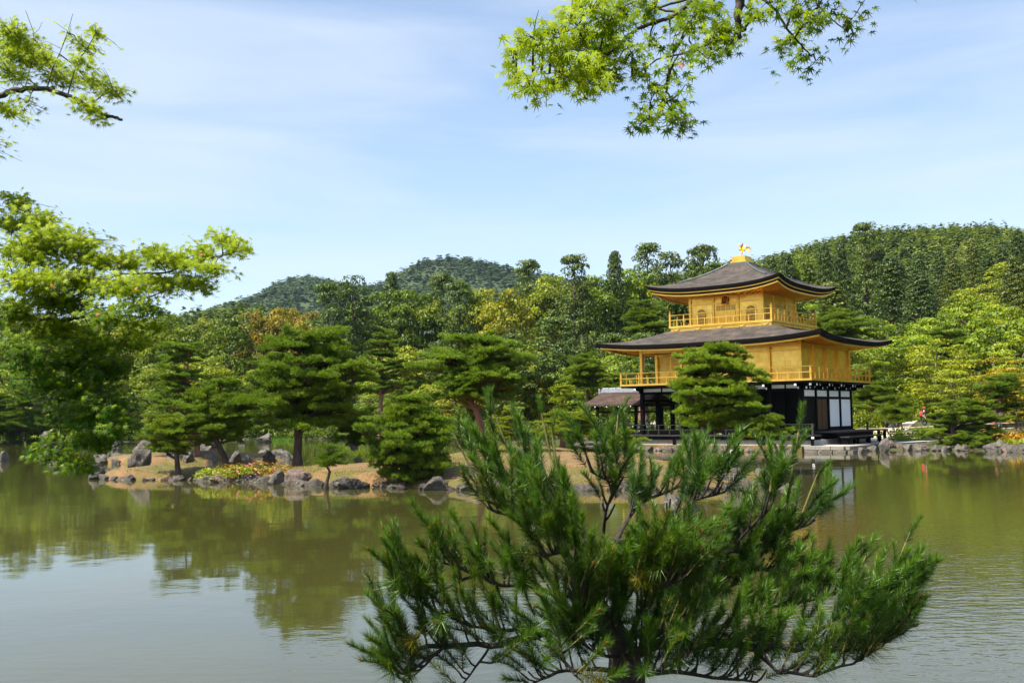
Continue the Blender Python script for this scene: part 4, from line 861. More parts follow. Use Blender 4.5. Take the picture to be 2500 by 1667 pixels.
# ------------------------------------------------------------------ near pine on the bank
def make_shoot(seed, L=.26, nn=230, nl=.058, spread=.8, droop=0.0, bare=.12, bud=True):
    """an upright candle of needles along a thin stem; grows along +z"""
    r = np.random.default_rng(seed); bend = r.normal(size=2)*.05
    cx = lambda t: np.column_stack([bend[0]*t**2*L*3, bend[1]*t**2*L*3, t*L])
    t = bare + (1-bare)*r.random(nn)**.85; B = cx(t); a = r.uniform(0, 6.28, nn); k = spread*(1.15-.55*t)*(.7+.6*r.random(nn))
    D = np.column_stack([np.cos(a)*k, np.sin(a)*k, 1-.3*k - droop*r.random(nn)])
    V, F = needles(B, D, nl*(.75+.5*r.random(nn)), .0025, r)
    tn = np.clip(.38+.75*(t-.55)+r.normal(size=nn)*.2, 0, 1); me = npmesh('needles', V, F, M['needle'], tn)  # lighter tips are the needles' own; dark base holds painted inner shade
    sm = MB(); sm.tube([Vector(x) for x in cx(np.linspace(0,1,5))], [.0042,.004,.0036,.003,.0022], 5); st = sm.mesh('stem', M['twig_tan'])
    bd = None
    if bud:
        bb = MB(); p = Vector(cx(np.array([1.0]))[0]); bb.tube([p-Vector((0,0,.004)), p+Vector((0,0,.006)), p+Vector((0,0,.018))], [.004,.0055,.001], 5); bd = bb.mesh('bud', M['bud'])
    return me, st, bd, (V, F, tn)
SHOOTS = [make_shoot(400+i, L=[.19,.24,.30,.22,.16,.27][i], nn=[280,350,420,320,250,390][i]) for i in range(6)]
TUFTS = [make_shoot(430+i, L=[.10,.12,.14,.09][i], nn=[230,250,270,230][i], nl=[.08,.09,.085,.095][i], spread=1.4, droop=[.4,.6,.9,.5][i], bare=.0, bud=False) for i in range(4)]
YP = 5.5
PT = empty('near_pine', (PY(1535,1667,YP).x, YP, gz(PY(1535,1667,YP).x, YP)))
tag(PT, 'dark young pine with upright needle candles on the near bank', 'pine tree')
PB = PT.location.copy()
def pp(px, py, dy=0.0): return PY(px, py, YP+dy) - PB
r4 = np.random.default_rng(44); n_sh = [0]; QUEUE = []
def put(kind, a, d, s=1.0, tint=1.0):
    QUEUE.append((kind, Vector(a), Vector(d).normalized(), s, tint))
    n_sh[0] += 1
def really_put(kind, a, d, s, tint):
    me, st, bd, _ = kind; q = d.to_track_quat('Z','Y').to_euler()
    T_ = mobj('shoot', st, PT, loc=a, rot=q, scale=s); o = mobj('needles', me, T_); k = tint*r4.uniform(.6,1.2); dead = kind in TUFTS and r4.random() < .06; o.color = (k*r4.uniform(.9,1.2),k,k,1) if not dead else (2.6,1.1,.8,1)
    if bd and r4.random() < .6: mobj('bud', bd, T_)
def limb(pts, r0, r1, mat='bark', n=7):
    P = [pp(*p) for p in pts]; Q = []
    for i in range(len(P)-1):
        for k in range(3):
            q = P[i].lerp(P[i+1], k/3)
            if 0 < i*3+k: q = q + Vector(r4.normal(size=3))*r0*.22
            Q.append(q)
    Q.append(P[-1]); m = len(Q); MB().tube(Q, [lerp(r0*.72,r1*.8,i/(m-1)) for i in range(m)], n, .12, seed=int(r4.integers(1e6))).build('limb' if r0 > .012 else 'twig', M['bark_near'], PT, smooth=True)
    return Q
trunk_px = [(1528,1700,0),(1530,1640,0),(1522,1590,0),(1490,1530,.02),(1452,1470,.05),(1447,1420,.05),(1470,1375,.03),(1520,1325,0)]
tp_ = [pp(*p) for p in trunk_px]; base_ = Vector((tp_[0].x, 0, -.25))
MB().tube([base_, base_.lerp(tp_[0],.5)]+tp_, [.15,.125,.105,.095,.08,.064,.053,.047,.042,.034], 12, .10, seed=3).build('trunk', M['bark_near'], PT, smooth=True)
kn = MB(); kn.tube([pp(1425,1418,-.03), pp(1405,1425,-.05), pp(1396,1428,-.055)], [.04,.047,.028], 9, .15); kn.build('knot', M['bark_near'], PT, smooth=True)
# limbs: photo points with a depth offset, then how densely shoots grow on them
LIMBS = [
 ([(1520,1325,0),(1440,1328,-.1),(1380,1318,-.2),(1320,1295,-.3),(1250,1262,-.4),(1190,1238,-.45)], .034, .010, 1.15),
 ([(1520,1325,0),(1600,1322,.1),(1690,1340,.2),(1780,1348,.3),(1850,1338,.35),(1905,1308,.4),(1990,1268,.45)], .034, .009, 1.15),
 ([(1500,1330,.1),(1530,1270,.3),(1560,1230,.45),(1640,1195,.6),(1720,1180,.7)], .020, .007, 1.15),
 ([(1440,1328,0),(1400,1260,.2),(1340,1210,.35),(1280,1160,.45)], .018, .006, 1.15),
 ([(1380,1318,-.2),(1330,1240,-.2),(1250,1190,-.15),(1185,1150,-.1)], .015, .005, 1.15),
 ([(1470,1330,.05),(1480,1250,-.15),(1500,1180,-.2),(1440,1150,-.25)], .014, .005, 1.15),
 ([(1600,1322,.1),(1640,1260,-.1),(1700,1220,-.2),(1770,1200,-.2)], .014, .005, 1.15),
 ([(1780,1348,.3),(1830,1290,.2),(1880,1240,.15),(1900,1190,.1)], .012, .005, 1.15),
 ([(1445,1450,.05),(1380,1450,-.1),(1300,1435,-.2),(1220,1428,-.3),(1160,1402,-.35),(1080,1372,-.4)], .024, .007, .9),
 ([(1160,1402,-.35),(1120,1420,-.4),(1060,1450,-.5),(1020,1440,-.55),(1000,1415,-.6)], .012, .005, 1.0),
 ([(1480,1520,0),(1400,1540,-.15),(1328,1540,-.25),(1272,1565,-.35),(1197,1575,-.4),(1090,1573,-.5),(1013,1585,-.55),(985,1565,-.6),(955,1535,-.6)], .034, .008, .9),
 ([(1328,1540,-.25),(1230,1540,-.4),(1150,1530,-.5),(1060,1490,-.6),(1000,1450,-.65)], .014, .005, 1.1),
 ([(1290,1540,-.3),(1340,1580,-.5),(1390,1630,-.6),(1430,1675,-.65)], .010, .006, .5),
 ([(1090,1573,-.5),(1040,1610,-.6),(1000,1640,-.65),(970,1640,-.7)], .012, .005, 1.1),
 ([(1197,1575,-.4),(1160,1630,-.5),(1120,1680,-.5)], .010, .005, .9),
 ([(1530,1600,0),(1620,1570,-.1),(1720,1565,-.2),(1830,1575,-.25),(1940,1580,-.3),(2060,1575,-.3),(2146,1568,-.3),(2194,1549,-.3)], .045, .009, 1.49),
 ([(1720,1565,-.2),(1800,1500,-.1),(1880,1480,0),(1960,1470,.05),(2040,1450,.1)], .018, .005, 1.49),
 ([(1940,1580,-.3),(2010,1530,-.3),(2080,1500,-.25),(2150,1480,-.2),(2215,1450,-.2)], .014, .005, 1.62),
 ([(1830,1575,-.25),(1900,1640,-.45),(1990,1650,-.5),(2080,1618,-.5),(2150,1580,-.5)], .014, .005, 1.35),
 ([(1540,1560,0),(1620,1500,.2),(1700,1460,.35),(1780,1440,.45)], .026, .007, 1.62),
 ([(1530,1580,0),(1560,1500,-.3),(1600,1440,-.4),(1650,1420,-.45)], .022, .006, 1.62),
 ([(1500,1545,0),(1440,1540,-.3),(1400,1500,-.45),(1420,1450,-.5)], .018, .006, 1.49),
 ([(1535,1640,0),(1640,1640,-.2),(1740,1650,-.3),(1850,1665,-.35)], .022, .007, 1.22),
 ([(1470,1500,0),(1500,1490,-.2),(1540,1450,-.3),(1560,1410,-.35)], .014, .005, 1.08),
 ([(1500,1560,0),(1500,1540,-.25),(1470,1480,-.35),(1480,1440,-.4)], .014, .005, 1.08),
 ([(1520,1600,0),(1560,1580,-.3),(1620,1540,-.4),(1690,1510,-.45)], .014, .005, 1.22),
 ([(1520,1600,0),(1470,1600,-.3),(1420,1570,-.4),(1380,1540,-.45)], .014, .005, 1.22),
 ([(1525,1620,0),(1550,1640,-.3),(1600,1640,-.4),(1680,1600,-.45)], .014, .005, 1.08),
 ([(1460,1400,.0),(1420,1370,-.3),(1370,1350,-.5),(1330,1360,-.55)], .010, .004, 1.62),
 ([(1500,1340,0),(1560,1380,-.3),(1620,1400,-.45),(1680,1400,-.5)], .012, .004, 1.62),
 ([(1700,1460,.35),(1780,1400,.4),(1850,1390,.4),(1900,1400,.35)], .010, .004, 1.49),
 ([(1090,1573,-.5),(1040,1620,-.55),(1010,1645,-.6),(990,1670,-.6)], .010, .004, 1.22),
 ([(1525,1640,0),(1430,1630,-.2),(1360,1640,-.3),(1300,1668,-.35)], .020, .007, 0.94),
]
for pts, r0, r1, dens in LIMBS:
    Q = limb(pts, r0, r1); m = len(Q); out = (Q[-1]-Q[0]).normalized()
    tot = sum((Q[i+1]-Q[i]).length for i in range(m-1)); nb = int(tot/.042*dens)
    for k in range(nb):
        t = .22 + .78*(k+r4.random())/nb; i = min(m-2, int(t*(m-1))); a = Q[i].lerp(Q[i+1], t*(m-1)-i); tg = (Q[i+1]-Q[i]).normalized()
        sd = Vector((r4.normal()*.35, r4.normal()*.75, 0)); d = (tg*.45 + out*.25 + sd + Vector((0,0,.55+.5*r4.random()))).normalized()
        ln = r4.uniform(.04,.15); e = a + d*ln
        MB().tube([a, a.lerp(e,.5)+Vector((0,0,-.01)), e], [.0065,.0055,.0045], 4).build('twig', M['bark_near'], PT)
        sunny = 1.0 + .45*max(0, -(a.x)/.8)
        up = (d*.75 + Vector((r4.normal()*.16,r4.normal()*.16,.62)) + tg*.32).normalized()
        if True:
            put(SHOOTS[int(r4.integers(6))], e - up*.01, up, r4.uniform(.75,1.1), 1.0)
            if r4.random() < .28: put(TUFTS[int(r4.integers(4))], a.lerp(e,.6), (d + Vector(r4.normal(size=3))*.5).normalized(), r4.uniform(.8,1.15), .9)
    put(SHOOTS[int(r4.integers(6))], Q[-1], (Q[-1]-Q[-3]).normalized()*.8 + Vector((0,0,.5)), 1.0, 1.05)
print('NEAR PINE SHOOTS', n_sh[0])
# long candles that stand clear of the crown: (base, tip, depth)
for (bx, by), (tx, ty), dy in [((1240,1190),(1175,955),-.1),((1270,1180),(1185,948),.1),((1215,1170),(1128,1000),-.05),((1345,1120),(1313,965),.2),((1500,1120),(1513,965),.0),((1360,1150),(1340,1000),.1),((1190,1230),(1085,1010),-.4),((1470,1170),(1520,1000),.1),((1690,1190),(1690,1060),.4),((1920,1240),(1960,985),.2),((1880,1200),(1895,1080),.1),((1960,1250),(2012,1115),.3),((1985,1260),(2018,1200),.4),
    ((2140,1500),(2240,1255),-.2),((2150,1480),(2205,1330),-.2),((2060,1470),(2135,1315),-.05),((2120,1490),(2165,1372),-.1),((2215,1450),(2288,1402),-.2),((2200,1470),(2270,1395),-.25),((1980,1460),(1962,1325),.0),((2000,1460),(2018,1385),.0),((2070,1480),(2110,1385),-.1),((1960,1450),(1938,1405),.05),((1870,1460),(1870,1395),0),((1000,1440),(970,1290),-.6),((985,1430),(935,1420),-.6),((1040,1400),(1055,1270),-.4),((1100,1380),(1100,1290),-.4),((1180,1400),(1183,1290),-.3),((1060,1480),(1020,1340),-.6),((960,1540),(920,1500),-.6),((1330,1440),(1250,1375),-.2),((1640,1330),(1660,1260),.2),((1640,1440),(1670,1300),.3)]:
    a, b = pp(bx,by,dy), pp(tx,ty,dy); n = 2; L_ = (b-a).length; d = (b-a).normalized()
    MB().tube([a, a.lerp(b,.5), b-d*.1], [.006,.005,.0035], 5).build('twig', M['twig_tan'], PT)
    k = max(1, int(round(L_/.22)))
    for q in range(k):
        put(SHOOTS[[2,5,1][q%3]], a + d*(L_*q/k), d, (L_/k)/[.32,.29,.26][q%3]*1.02, 1.0)

QUEUE.sort(key=lambda q: q[1].y)                              # the 280 nearest are single shoots, the rest one mass
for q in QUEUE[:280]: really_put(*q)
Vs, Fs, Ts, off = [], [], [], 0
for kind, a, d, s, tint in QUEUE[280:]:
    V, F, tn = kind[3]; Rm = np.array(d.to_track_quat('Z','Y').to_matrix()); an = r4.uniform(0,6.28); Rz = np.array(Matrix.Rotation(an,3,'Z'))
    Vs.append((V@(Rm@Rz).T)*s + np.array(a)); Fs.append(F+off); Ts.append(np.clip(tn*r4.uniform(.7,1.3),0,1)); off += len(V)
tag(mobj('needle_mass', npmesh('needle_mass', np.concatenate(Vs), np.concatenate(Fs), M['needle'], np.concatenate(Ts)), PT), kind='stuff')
print('NEAR PINE', len(QUEUE), off//3)
# ------------------------------------------------------------------ maples on the near bank
def leaf_template():
    A = [0,37,-37,76,-76,122,-122]; Ls = {0:1.0,37:.93,-37:.93,76:.74,-76:.74,122:.40,-122:.40}; A = sorted(A); V = [(0,0,0)]; F = []
    def P(a, r): a = math.radians(a); return (r*math.cos(a), r*math.sin(a), -.16*r*r)
    nt = [A[0]-28] + [(A[i]+A[i+1])/2 for i in range(6)] + [A[6]+28]
    for a in nt: V.append(P(a, .24))
    for i, a in enumerate(A): V.append(P(a, Ls[a]))
    for i in range(7): F.append((0, 1+i, 9+i, 2+i))
    return np.array(V), np.array(F)
LTV, LTF = leaf_template()
LEAF_ME = [npmesh('leaf', LTV, LTF, M['maple'], np.full(7, t)) for t in (.12,.35,.58,.82)]
LEAF_RED = npmesh('leaf', LTV, LTF, M['maple_red'])
def maple(label, root, trunk, limbs, clusters, Y, leaf_r, dens, seed, reds, kx=1.0, ox=0.0, oy=0.0, spread=.35, lit=None):
    r = np.random.default_rng(seed); T = empty('maple_tree', root); tag(T, label, 'maple tree'); R0 = Vector(root)
    MB().tube([Vector(p)-R0 for p in trunk[0]], trunk[1], 10, .06, seed=seed).build('trunk', M['twig'], T, smooth=True)
    nodes = []
    for pts, r0, r1 in limbs:
        P = [(Vector(p) if isinstance(p, Vector) else PY(ox+p[0]*kx, oy+p[1]*kx, Y+(p[2] if len(p) > 2 else 0))) - R0 for p in pts]; Q = []
        for i in range(len(P)-1):
            for k in range(4): Q.append(P[i].lerp(P[i+1], k/4) + (Vector(r.normal(size=3))*r0*.10 if k else Vector((0,0,0))))
        Q.append(P[-1]); m = len(Q)
        MB().tube(Q, [lerp(r0*.5,r1*.7,i/(m-1)) for i in range(m)], 7, .08, seed=int(r.integers(1e6))).build('limb', M['twig'], T, smooth=True); nodes += Q
    nodes = [n for n in nodes]; NA = np.array([tuple(n) for n in nodes])
    pos = []; nor = []; fwd = []; tnt = []
    tw = MB()
    for cl in clusters:
        cx, cy, rx, ry = cl[:4]; dy = cl[4] if len(cl) > 4 else r.normal()*spread*.6; bright = cl[5] if len(cl) > 5 else .5
        C = np.array(PY(ox+cx*kx, oy+cy*kx, Y+dy)-R0); wx, wz = rx*kx/FPX*Y, ry*kx/FPX*Y
        n = max(5, int(dens*math.pi*wx*wz/(leaf_r**2)))
        i = int(np.argmin(((NA-C)**2).sum(1))); s0 = Vector(NA[i]); c = Vector(C)
        tw.tube([s0, s0.lerp(c,.5)+Vector((0,0,.02)), c], [.0055,.004,.0028], 4)
        ntw = max(3, n//7)
        for k in range(ntw):                                     # leaves sit along fine twigs that fan out level
            a = r.uniform(0,6.28); q = math.sqrt(r.random()); e = c + Vector((math.cos(a)*wx*q*.95, r.normal()*spread*.45, math.sin(a)*wz*q*.95))
            tw.tube([c.lerp(e,.08), c.lerp(e,.55)+Vector((0,0,.012)), e], [.0022,.0017,.001], 3)
            for j in range(max(2, int(round(n/ntw)))):
                t = .2+.85*r.random(); p = c.lerp(e, t) + Vector((r.normal()*.03, r.normal()*.04, r.normal()*.018))
                nn = Vector((r.normal()*.38, r.normal()*.38, 1)); out_ = Vector((e.x-c.x+r.normal()*.08, (e.y-c.y)+r.normal()*.08, -.03-abs(r.normal())*.03))
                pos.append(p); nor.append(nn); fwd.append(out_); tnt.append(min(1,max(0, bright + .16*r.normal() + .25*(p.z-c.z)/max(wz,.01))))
    tag(tw.build('twigs', M['twig'], T), kind='stuff')
    pos, nor, fwd, tnt = (np.array([tuple(v) for v in pos]), np.array([tuple(v) for v in nor]), np.array([tuple(v) for v in fwd]), np.array(tnt))
    # lean each leaf from level towards hanging
    nor = unit(nor + (unit(fwd)*.7 + np.array([-.1,-.75,0]))*r.uniform(.1,2.0,(len(pos),1)))
    Rm = frames(nor, fwd); S = leaf_r*(.72+.5*r.random(len(pos)))
    # show the 300 nearest the lens as single leaves
    dist = np.linalg.norm(pos + np.array(R0) - np.array([0,0,CAMZ]), axis=1); W_ = pos + np.array(R0); inside = (np.abs(W_[:,0]/W_[:,1]) < .51) & ((W_[:,2]-CAMZ)/W_[:,1] < .42); near = np.argsort(dist + 100*~inside)[:300]; mask = np.zeros(len(pos), bool); mask[near] = True
    for i in near:
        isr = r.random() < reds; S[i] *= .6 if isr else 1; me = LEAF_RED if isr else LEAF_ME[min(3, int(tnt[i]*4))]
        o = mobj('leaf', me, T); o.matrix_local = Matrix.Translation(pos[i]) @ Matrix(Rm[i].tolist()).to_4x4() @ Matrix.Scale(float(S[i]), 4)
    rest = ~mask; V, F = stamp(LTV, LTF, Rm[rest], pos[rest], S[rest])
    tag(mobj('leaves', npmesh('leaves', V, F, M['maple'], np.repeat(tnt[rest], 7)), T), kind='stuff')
    print('MAPLE', label[:24], len(pos)); return T
# -- maple on the left: trunk out of frame
YM = 6.0
rootL = (-4.7, 6.2, gz(-4.7,6.2)); L0 = Vector(rootL)
tl_ = [L0-Vector((0,0,.3)), L0+Vector((.05,0,.7)), L0+Vector((.25,-.05,1.5)), L0+Vector((.30,0,2.2)), L0+Vector((.2,.05,3.2)), L0+Vector((.35,.0,4.2))]
limbsL = [
 ([L0+Vector((.27,-.02,1.9)), PY(-180,800,YM), (-60,783), (0,776), (84,779), (154,783), (205,773), (236,756)], .040, .010),
 ([(0,772),(20,762),(60,748),(116,731),(156,717),(230,692),(298,669),(405,666),(500,632),(590,612)], .022, .005),
 ([(28,755),(60,726),(84,697),(112,668),(130,620)], .014, .004),
 ([(60,726),(40,690),(20,640),(30,560),(45,500)], .010, .003),
 ([(236,756),(320,740),(400,712),(470,690)], .008, .003),
 ([PY(-120,790,YM),(5,815),(40,860),(107,911),(144,941),(182,950),(240,985)], .020, .006),
 ([(144,941),(142,1009),(147,1050),(150,1110),(175,1140)], .009, .003),
 ([(107,911),(60,960),(100,1010)], .006, .003),
 ([(182,950),(210,1010),(230,1070)], .006, .003),
 ([L0+Vector((.30,.02,3.3)), PY(-160,330,YM), (-60,262), (0,234), (25,223), (60,217), (115,217), (165,234), (210,258), (250,281), (275,285), (298,293)], .046, .012),
 ([(115,217),(128,170),(150,120),(165,80),(178,34)], .007, .002),
 ([(150,120),(122,105),(115,102)], .003, .0015),([(152,110),(168,85),(174,62)], .003, .0015),
 ([(60,217),(82,140),(82,80),(72,52),(62,26)], .006, .002),([(82,85),(95,72),(104,54)], .003, .0015),
 ([(165,234),(185,160),(215,115),(240,70)], .008, .003),([(60,217),(40,190),(20,250)], .006, .003),
]
cL = [(45,497,48,26),(20,545,55,28),(100,545,60,35),(110,590,90,42),(185,590,80,40),(60,620,90,45),(230,635,65,32),(310,640,70,34),(380,625,60,30),(440,640,65,32),(500,620,45,26),(545,585,34,26),(580,610,40,24),(520,655,50,22),(480,690,60,24),(400,690,70,32),(310,700,85,36),(200,690,100,45),(80,690,100,45),(350,750,50,22,None),(270,775,65,28),
 (150,740,100,40),(40,760,60,40),(120,810,110,42),(230,835,80,36),(320,835,60,30),(60,860,65,45),(170,880,95,40),(260,900,70,36),(380,800,36,18),(110,930,60,30),(200,950,75,34),(270,980,55,34),(220,1015,85,32),(150,1010,50,34),(290,1045,48,26),(220,1075,80,32),(140,1075,50,28),(110,1115,36,20),(165,1130,42,20),(210,1140,36,18),(95,1095,24,20),
 (40,95,62,34),(45,135,78,40),(110,145,48,32),(25,178,48,24),(195,108,42,20),(232,78,24,20),(190,150,38,13),(215,200,50,26),(278,222,44,26),(200,258,38,20),(250,292,26,17),(15,268,34,32),(68,252,18,18),(135,188,55,22)]
_rx = np.random.default_rng(4); cL += [(-_rx.uniform(70,760), _rx.uniform(120,900), _rx.uniform(70,110), _rx.uniform(30,45)) for _ in range(40)]   # the rest of its crown, beside the view
cL = [(a,b,c,d,(rng.normal()*.22),(.80 if b < 740 else .42 if b < 860 else .12)) for (a,b,c,d,*_) in cL]  # lower boughs darker, upper brighter: crown shade put into the leaf tint
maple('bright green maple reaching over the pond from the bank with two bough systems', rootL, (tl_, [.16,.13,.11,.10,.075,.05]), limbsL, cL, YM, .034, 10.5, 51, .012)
# -- maple whose bough hangs from above on the right
YR = 4.0; K = .404
rootR = (5.2, 3.0, gz(5.2,3.0)); Rr = Vector(rootR)
tr_ = [Rr-Vector((0,0,.3)), Rr+Vector((-.02,.02,.3)), Rr+Vector((.06,.0,.9)), Rr+Vector((-.10,.06,1.5)), Rr+Vector((-.16,.05,2.1)), Rr+Vector((-.42,.12,2.7)), Rr+Vector((-.72,.22,3.15)), Rr+Vector((-1.2,.30,3.5)), Rr+Vector((-1.75,.45,3.72))]
hub = PY(1800,-70,YR); hub2 = PY(1990,-120,YR)
limbsR = [
 ([tr_[-1], tr_[-1].lerp(hub2,.5)+Vector((.0,.05,.10)), hub2, hub, (1500,0), (1490,130), (1500,232)], .080, .014),
 ([tr_[4], Rr+Vector((.3,.3,2.9)), Rr+Vector((.8,.5,3.6)), Rr+Vector((1.3,.9,4.0))], .09, .02), ([tr_[5], Rr+Vector((-.5,.5,3.6)), Rr+Vector((-.4,.9,4.5)), Rr+Vector((-.7,1.2,5.2))], .08, .02), ([tr_[7], Rr+Vector((-1.5,.2,4.3)), Rr+Vector((-2.2,.5,4.9)), Rr+Vector((-2.9,.9,5.2))], .07, .02),
 ([tr_[6], Rr+Vector((-.9,-.4,3.9)), Rr+Vector((-1.3,-.8,4.5))], .05, .02),
 ([hub, PY(1720,-22,YR), (1130,80), (1010,130), (880,175), (700,330), (550,400), (440,470), (260,530)], .022, .004),
 ([(880,175),(830,240),(800,300),(740,410)], .007, .003), ([(1130,80),(980,50),(860,10),(700,90),(560,150),(400,210)], .010, .003),
 ([(980,50),(1180,0),PY(1740,-30,YR)], .010, .008),
 ([(1490,150),(1400,240),(1230,295),(1150,330),(1000,360),(900,440),(850,460)], .012, .003),
 ([(1195,190),(1170,212),(1100,322),(1062,450),(1056,560),(1030,690),(960,740)], .007, .003), ([(1056,600),(1090,690),(1150,760)], .004,.002), ([(1230,295),(1195,250),(1195,190)], .007,.005),
 ([hub2, PY(1880,-60,YR), (1640,0), (1720,60), (1780,170), (1850,250), (1930,340)], .016, .004),
 ([hub2, PY(2010,-60,YR), (1960,20), (2040,110), (2150,190)], .012, .003), ([(700,330),(520,300),(300,290),(150,330)], .006,.002), ([(550,400),(400,440),(200,460)], .005,.002),
]
cR = [(600,55,110,55),(480,120,110,60),(380,180,80,40),(250,225,110,40),(180,290,75,50),(320,300,100,60),(130,360,40,40),(150,480,75,60),(240,530,110,50),(330,580,60,25),(420,470,110,70),(560,500,75,70),(575,605,34,26),(640,420,110,80),(700,290,130,80),(560,240,130,70),(700,150,130,70),(780,60,110,50),(900,50,90,50),(655,530,45,36),(760,460,75,45),(850,320,90,50),(950,275,70,34),(930,460,60,34),(950,550,55,34),(960,615,45,20),(1090,280,55,24),(1110,360,55,28),(1080,420,45,34),(1125,480,45,20),(1135,570,36,34),(1090,640,65,24),(960,700,70,24),(895,760,55,40),(1085,725,42,42),(1155,775,55,42),(1080,170,60,28),(1230,95,100,66),(1330,55,80,50),(1180,50,70,40),(1330,205,100,58),(1430,190,70,60),(1330,305,70,32),(1310,360,36,22),(1450,285,56,34),(1620,105,64,42),(1550,55,50,40),(1700,15,70,24),(1850,60,90,50),(1950,120,70,40),(1850,195,80,42),(1800,265,60,34),(1880,315,70,42),(1960,370,60,24),(2080,60,50,24),(2180,115,50,34),(2140,170,42,20),(2190,210,34,16),(1980,30,50,24),(1000,25,70,30),(540,400,90,50),(440,370,80,50)]
cR = [(a,b,c,d,(rng.normal()*.20),(.80 if a < 700 else .48)) for (a,b,c,d) in cR]  # brighter tint at one end: sunlit part of the bough put into leaf colour
_rx = np.random.default_rng(3); cR += [(_rx.uniform(1500,4600), -_rx.uniform(130,1000), _rx.uniform(150,230), _rx.uniform(55,90), _rx.normal()*.45, .5) for _ in range(46)]   # the rest of its crown, above and beside the view
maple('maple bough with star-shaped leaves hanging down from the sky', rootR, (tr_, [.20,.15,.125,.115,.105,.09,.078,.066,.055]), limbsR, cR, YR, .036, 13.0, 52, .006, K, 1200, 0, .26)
# ------------------------------------------------------------------ rocks
def rock_mesh(seed, mat):
    bm = bmesh.new(); bmesh.ops.create_icosphere(bm, subdivisions=4, radius=1.0); r = random.Random(seed)
    cuts = [(Vector((r.gauss(0,1), r.gauss(0,1), r.gauss(.3,.8))).normalized(), r.uniform(.48,.82)) for _ in range(13)]; o = Vector((r.random()*50, r.random()*50, r.random()*50))
    for v in bm.verts:
        p = v.co.copy()
        for n, d in cuts:
            k = p.dot(n)
            if k > d: p -= n*(k-d)*.95
        p *= 1 + .20*mnoise.fractal(v.co*1.6+o, 1.0, 2.1, 4) + .08*mnoise.fractal(v.co*6+o, 1.0, 2.0, 3)
        v.co = p
    me = bpy.data.meshes.new('rock'); bm.to_mesh(me); bm.free(); me.materials.append(M[mat]); me.polygons.foreach_set('use_smooth', [True]*len(me.polygons)); return me
ROCKS = [rock_mesh(i, 'stone') for i in range(6)]; ROCKP = [rock_mesh(20+i, 'stone_pink') for i in range(3)]
r5 = np.random.default_rng(55)
def rock(label, loc, s, group=None, pink=False, rz=None, tilt=.15, name='boulder', cat='rock', col=1.0):
    o = mobj(name, (ROCKP if pink else ROCKS)[int(r5.integers(3 if pink else 6))], loc=loc, rot=(r5.normal()*tilt, r5.normal()*tilt, r5.uniform(0,6.28) if rz is None else rz), scale=s); tag(o, label, cat, group); o.color = (col,col,col,1); return o
def rock_px(label, x0, x1, yt, yb, z0=0.0, pink=False, depth=.8, Y=None, name='boulder', col=1.0, tilt=.1):
    """a rock by its outline in the photograph; its foot stands on the level z0"""
    b = G((x0+x1)/2, yb, z0) if Y is None else PY((x0+x1)/2, yb, Y); wd = (x1-x0)/2/FPX*b.y*1.0; h = (yb-yt)/FPX*b.y
    return rock(label, (b.x, b.y+wd*depth*.7, b.z+h*.30), (wd, wd*depth, h*.80), None, pink, r5.normal()*.3, tilt, name, col=col)
for a in [('large flat-faced brown-grey boulder beside the flowering azalea',690,768,1138,1184,0,True),('grey-green boulder wedged against the flowering azalea',652,704,1142,1182),('big pale lichened boulder beside the little bent pine',862,968,1140,1180),('broad reddish boulder with a flat face at the island tip',1755,1815,1080,1128,.35,True),
  ('heron rock with pale crest rising from the water',1755,1840,1150,1192),('angular grey boulder at the tail of the heron rock',1835,1900,1140,1180),('flat grey stone awash beyond the heron rock',1900,1955,1182,1196),
  ('pink-grey low boulder at the foot of the azalea',500,572,1156,1178,0,True),('dark squat boulder on the soil edge',428,458,1148,1168),('mossy upright stone beside the dark squat boulder',455,480,1147,1167),('long weathered slab at the waterline',365,426,1150,1166),('grey boulder at the left tip of the island',218,253,1128,1160),
  ('tall slanting grey rock on the left end of the island',312,376,1082,1130,.45),('small upright stone before the slanting grey rock',310,332,1112,1134,.45),('narrow standing stone rising from the water',266,294,1072,1112),('big pale crag in the water off the far left shore',84,152,1046,1092),('low stone at the far left waterline',-10,22,1096,1126),('flat pale boulder across the pond by the reeds',616,666,1058,1080),('small white stone lying in the back water',574,600,1068,1080),
  ('lichened grey rock behind the forked pine trunk',556,592,1098,1130,.5),('dark stone heap like a small pagoda on the islet',478,530,1068,1116),('grey block on the bare soil behind the small upright pine',440,474,1106,1126,.5),('slender upright rock by the azalea top',640,672,1102,1128,.6),
  ('dark boulder in shade under the little bent pine',820,862,1160,1182),('flat dark stone below the wide low pine',940,1000,1172,1190),('brown mossy boulder under the spreading pine',1100,1190,1150,1192,0,True),('grey boulder half hidden behind the pine candles',1235,1300,1092,1140,.3),('long grey slab at the back of the island',1390,1520,1082,1100,.5),('pale granite boulder at the near waterline behind the pine boughs',1560,1680,1330,1420),
  ('pale low rock in the shallows behind the pine boughs',1610,1730,1205,1250),('little stone lantern-like rock on the island back',1352,1372,1046,1062,.9),('white boulder at the corner of the stone quay',2094,2118,1090,1106),('pale boulder beside the quay corner stone',2120,2146,1087,1101),('tall mottled grey boulder standing at the end of the quay',2144,2178,1066,1100,.1),('rounded grey boulder next to the tall mottled one',2150,2180,1082,1098),('dark maroon-topped rock on the east shore',2172,2190,1072,1090,.2,True),('blue-grey boulder by the dark bank stones',2420,2480,1076,1096,.1),('pale striped rock at the east waterline',2462,2490,1084,1104)]: rock_px(*a)
